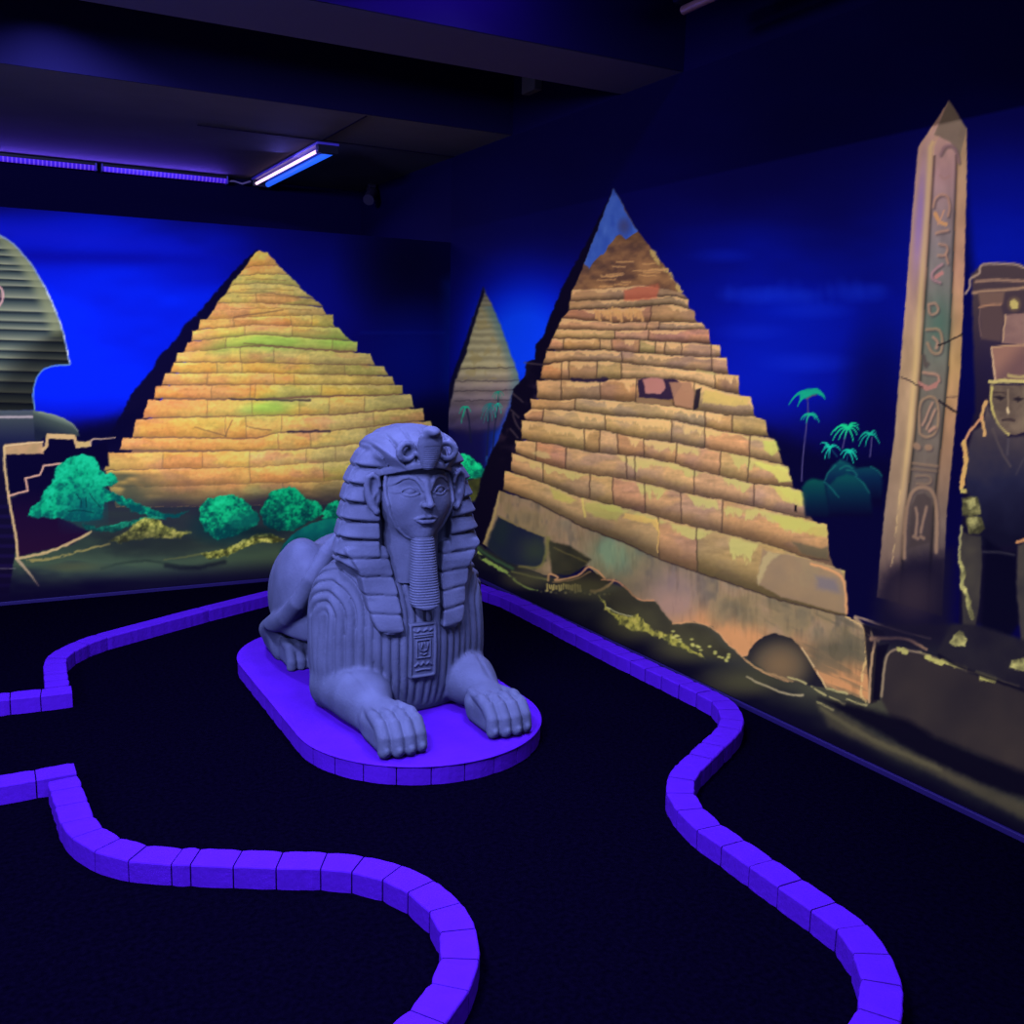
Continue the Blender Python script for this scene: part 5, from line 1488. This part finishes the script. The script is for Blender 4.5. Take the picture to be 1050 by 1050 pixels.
# ----------------------------------------------------------------- room
def build_room():
    S = lambda o: tag(o, kind='structure')
    S(box_obj('floor', (-7, -8, -.1), (.0, 1.9, 0), M_FLOOR))
    S(box_obj('wall_right', (.002, -8, 0), (.15, 1.9, 3.4), M_WALL))
    S(box_obj('wall_left', (-7, .002, 0), (.002, .10, 2.335), M_WALL))
    S(box_obj('wall_back', (-7, 1.86, 0), (.002, 2.0, 3.4), M_WALL))
    S(box_obj('ceiling', (-7, -8, 3.30), (.002, 1.86, 3.4), M_BEAM))
    # lowered grey ceiling at the back and the dropped beams
    y1, y2, y3 = -.875, -2.075, -2.565
    S(box_obj('ceiling', (-7, y1, 2.91), (.002, 1.86, 3.05), M_CEIL))
    S(box_obj('trim_1', (-7, y1 - .012, 2.9101), (.002, y1, 3.30), M_BEAM))
    S(box_obj('trim_2', (-7, y3, 2.91), (.002, y2, 3.30), M_BEAMG))
    S(box_obj('trim_4', (-7, y3 - .012, 2.9105), (.002, y3, 3.30), M_BEAM))
    S(box_obj('trim_5', (-2.15, -8, 2.91), (-1.95, y3 - .012, 3.30), M_BEAM))
    # ceiling panel seams
    bm = bmesh.new()
    add_box(bm, (-1.73, -.038, 2.9055), (-.94, -.030, 2.9098)); add_box(bm, (-.94, -.052, 2.9055), (-.002, -.044, 2.9098)); add_box(bm, (-.948, -.86, 2.9055), (-.940, -.038, 2.9098))
    S(bm_obj('trim_3', bm, M_SEAM))
    S(box_obj('baseboard_left', (-7, -.014, .001), (-.001, -.0006, .024), M_BASE, bevel=.003))
    S(box_obj('baseboard_right', (-.014, -8, .001), (-.0006, -.015, .024), M_BASE, bevel=.003))


def build_lamps():
    # violet LED bars over the back wall
    for (xa, xb, lb) in ((-4.2, -2.115, 'violet LED bar light on the back ceiling, the one at the frame edge'), (-2.085, -1.145, 'violet LED bar light on the back ceiling, ending beside the twin tube fixture')):
        r = empty('led_bar_light', ((xa + xb) / 2, 1.78, 2.909), lb, 'light', 'LED bars on the back ceiling')
        L = (xb - xa) / 2
        box_obj('housing', (-L, -.03, -.022), (L, .03, 0), M_BLACK, r, .003)
        bm = bmesh.new()
        n = 10
        pts = [(0, -.032 + .0, -.022)]
        prof = [(-.030 * math.cos(math.pi * k / n), -.022 - .034 * math.sin(math.pi * k / n)) for k in range(n + 1)]
        A = [bm.verts.new((-L + .012, y, z)) for y, z in prof]; B = [bm.verts.new((L - .012, y, z)) for y, z in prof]
        for k in range(n): bm.faces.new((A[k], A[k + 1], B[k + 1], B[k]))
        bm.faces.new(A); bm.faces.new(B[::-1])
        bm_obj('diffuser', bm, M_LED, r, True)
        for s in (-1, 1):
            box_obj('end_cap', (s * L - .012 if s > 0 else -L, -.034, -.060), (L if s > 0 else -L + .012, .034, -.001), M_HOUSE, r, .003)
    # twin tube fixture
    r = empty('twin_tube_light', (-.90, .87, 2.909), 'ceiling fixture with one pink black-light tube and one blue tube', 'light')
    y0, y1 = -.87, .87
    box_obj('housing', (-.065, y0, -.018), (.085, y1, 0), M_HOUSE, r, .004)
    for x, m, rr, nm in ((-.036, M_TUBE_PINK, .011, 'pink tube'), (.055, M_TUBE_BLUE, .020, 'blue tube')):
        bm = bmesh.new(); add_tube(bm, [(x, y0 + .05, -.045), (x, y1 - .05, -.045)], rr, 14)
        o = bm_obj('tube', bm, m, r, True); o['label'] = nm
    for yy in (y0, y1 - .05):
        box_obj('lamp_holder', (-.062, yy, -.068), (.082, yy + .05, -.016), M_BLACK, r, .004)
    bm = bmesh.new()
    add_tube(bm, [(-1.144, 1.78, 2.872), (-1.09, 1.79, 2.880), (-1.03, 1.77, 2.862), (-.975, 1.72, 2.882)], .008, 8)
    tag(bm_obj('power_cable', bm, M_CABLE, None, True), 'short looping cable between the LED bar and the twin tube fixture', 'cable')
    # dim fittings
    bm = bmesh.new()
    add_tube(bm, [(-.06, 1.40, 2.84), (-.14, 1.28, 2.76)], .045, 16); add_box(bm, (-.09, 1.40, 2.84), (-.03, 1.46, 2.909), .004)
    tag(bm_obj('spot_lamp', bm, material('dark_spot_lamp', pigment((34, 30, 74)), .5, .2)), 'small unlit spot lamp on the ceiling near the far right corner', 'lamp')
    r = empty('tube_fixture', (-.46, -3.60, 2.99), 'unlit tube fixture hanging in the dark above the right wall', 'light')
    box_obj('housing', (-.04, -.46, -.02), (.04, .46, .02), M_BEAM, r, .004)
    bm = bmesh.new(); add_tube(bm, [(0, -.44, -.045), (0, .44, -.045)], .018, 12)
    bm_obj('tube', bm, material('unlit_tube_glass', pigment((120, 90, 150)), .3, .4), r, True)
    for yy in (-.35, .35): box_obj('hanger', (-.006, yy - .006, .02), (.006, yy + .006, .31), M_BLACK, r)
    box_obj('junction', (-.05, -1.24, 3.10), (.002, -1.08, 3.24), M_CEIL, None, .006)
    tag(bpy.data.objects['junction'], 'small grey junction box on the right wall above the mural', 'box'); bpy.data.objects['junction'].name = 'junction_box'


def area(name, loc, size, energy, color, target=None, spread=math.pi):
    l = bpy.data.lights.new(name, 'AREA'); l.shape = 'RECTANGLE'; l.size, l.size_y = size
    l.energy = energy; l.color = color; l.spread = spread
    o = bpy.data.objects.new(name, l); o.location = loc
    d = (Vector(target) - Vector(loc)) if target else Vector((0, 0, -1))
    o.rotation_euler = d.to_track_quat('-Z', 'Y').to_euler()
    return link(o)


def build_lights():
    c = tuple(LIGHT)
    area('coffer_lamp', (-3.4, -4.9, 3.2), (.03, 1.4), 800, c)
    area('top_fill', (-1.2, -3.2, 3.2), (.5, .8), 55, c, (-1.1, -3.0, 0), math.radians(80))  # added fill without a fixture, narrow cone onto kerbs and statue
    area('top_fill', (-1.6, -5.0, 3.2), (.5, .8), 60, c, (-1.6, -4.6, 0), math.radians(90))  # second added top fill, unseen, over the near floor
    area('room_fill', (-5.4, -4.4, 2.7), (1.0, .4), 215, c, (-1.6, 0, 1.1), math.radians(110))  # added unseen fill that evens out the left mural
    area('room_fill', (-6.2, -2.9, 2.3), (.4, 1.4), 60, c, (-1.0, -1.6, 1.2))  # added side fill towards the right wall, no fixture
    area('room_fill', (-2.4, -7.8, 2.0), (1.4, .4), 70, c, (-1.2, -1.6, 1.2))  # added frontal fill from behind the camera
    area('recess_fill', (-2.4, -1.9, 3.26), (1.6, .05), 170, c, (-2.0, -1.75, 0), math.radians(125))  # added light hidden by the beam, brightens the far kerbs
    # light of the visible lamps
    area('led_glow', (-2.6, 1.70, 2.84), (2.8, .05), 14, (.12, .06, 1), (-2.6, 1.0, 2.91))
    area('tube_glow', (-.93, .87, 2.83), (.06, 1.6), 40, (.16, .14, 1), (-1.2, .3, 0))
    area('beam_lamp', (-1.35, -2.95, 3.2), (.7, .05), 22, (.12, .03, 1), (-1.35, -2.57, 2.95))
    w = bpy.data.worlds.new('dim_blue_room'); scene.world = w; w.use_nodes = True
    w.node_tree.nodes['Background'].inputs[0].default_value = (*c, 1)
    w.node_tree.nodes['Background'].inputs[1].default_value = .07


def build_camera():
    cam = bpy.data.cameras.new('camera'); cam.sensor_width = 36; cam.lens = 36 * F / 1050
    cam.clip_start = .05
    o = bpy.data.objects.new('camera', cam); link(o)
    M = Matrix.Identity(4)
    for i in range(3):
        M[i][0] = R[0][i]; M[i][1] = -R[1][i]; M[i][2] = -R[2][i]; M[i][3] = CAM[i]
    o.matrix_world = M
    scene.camera = o


build_room()
ml = empty('wall_mural', (-2.1, 0, .025), 'glowing mural of a yellow pyramid and teal bushes on the left wall', 'mural')
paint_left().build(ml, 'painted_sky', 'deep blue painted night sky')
mr = empty('wall_mural', (0, -3.2, .025), 'glowing mural of a tan pyramid, obelisk and seated figure on the right wall', 'mural')
paint_right().build(mr, 'painted_sky', 'dark blue painted night sky')
build_plinth()
build_sphinx()
build_kerbs()
build_lamps()
build_lights()
build_camera()

vs = scene.view_settings
scene.display_settings.display_device = 'sRGB'
vs.view_transform = 'Standard'; vs.look = 'None'; vs.gamma = 1; vs.exposure = 0; vs.use_curve_mapping = False
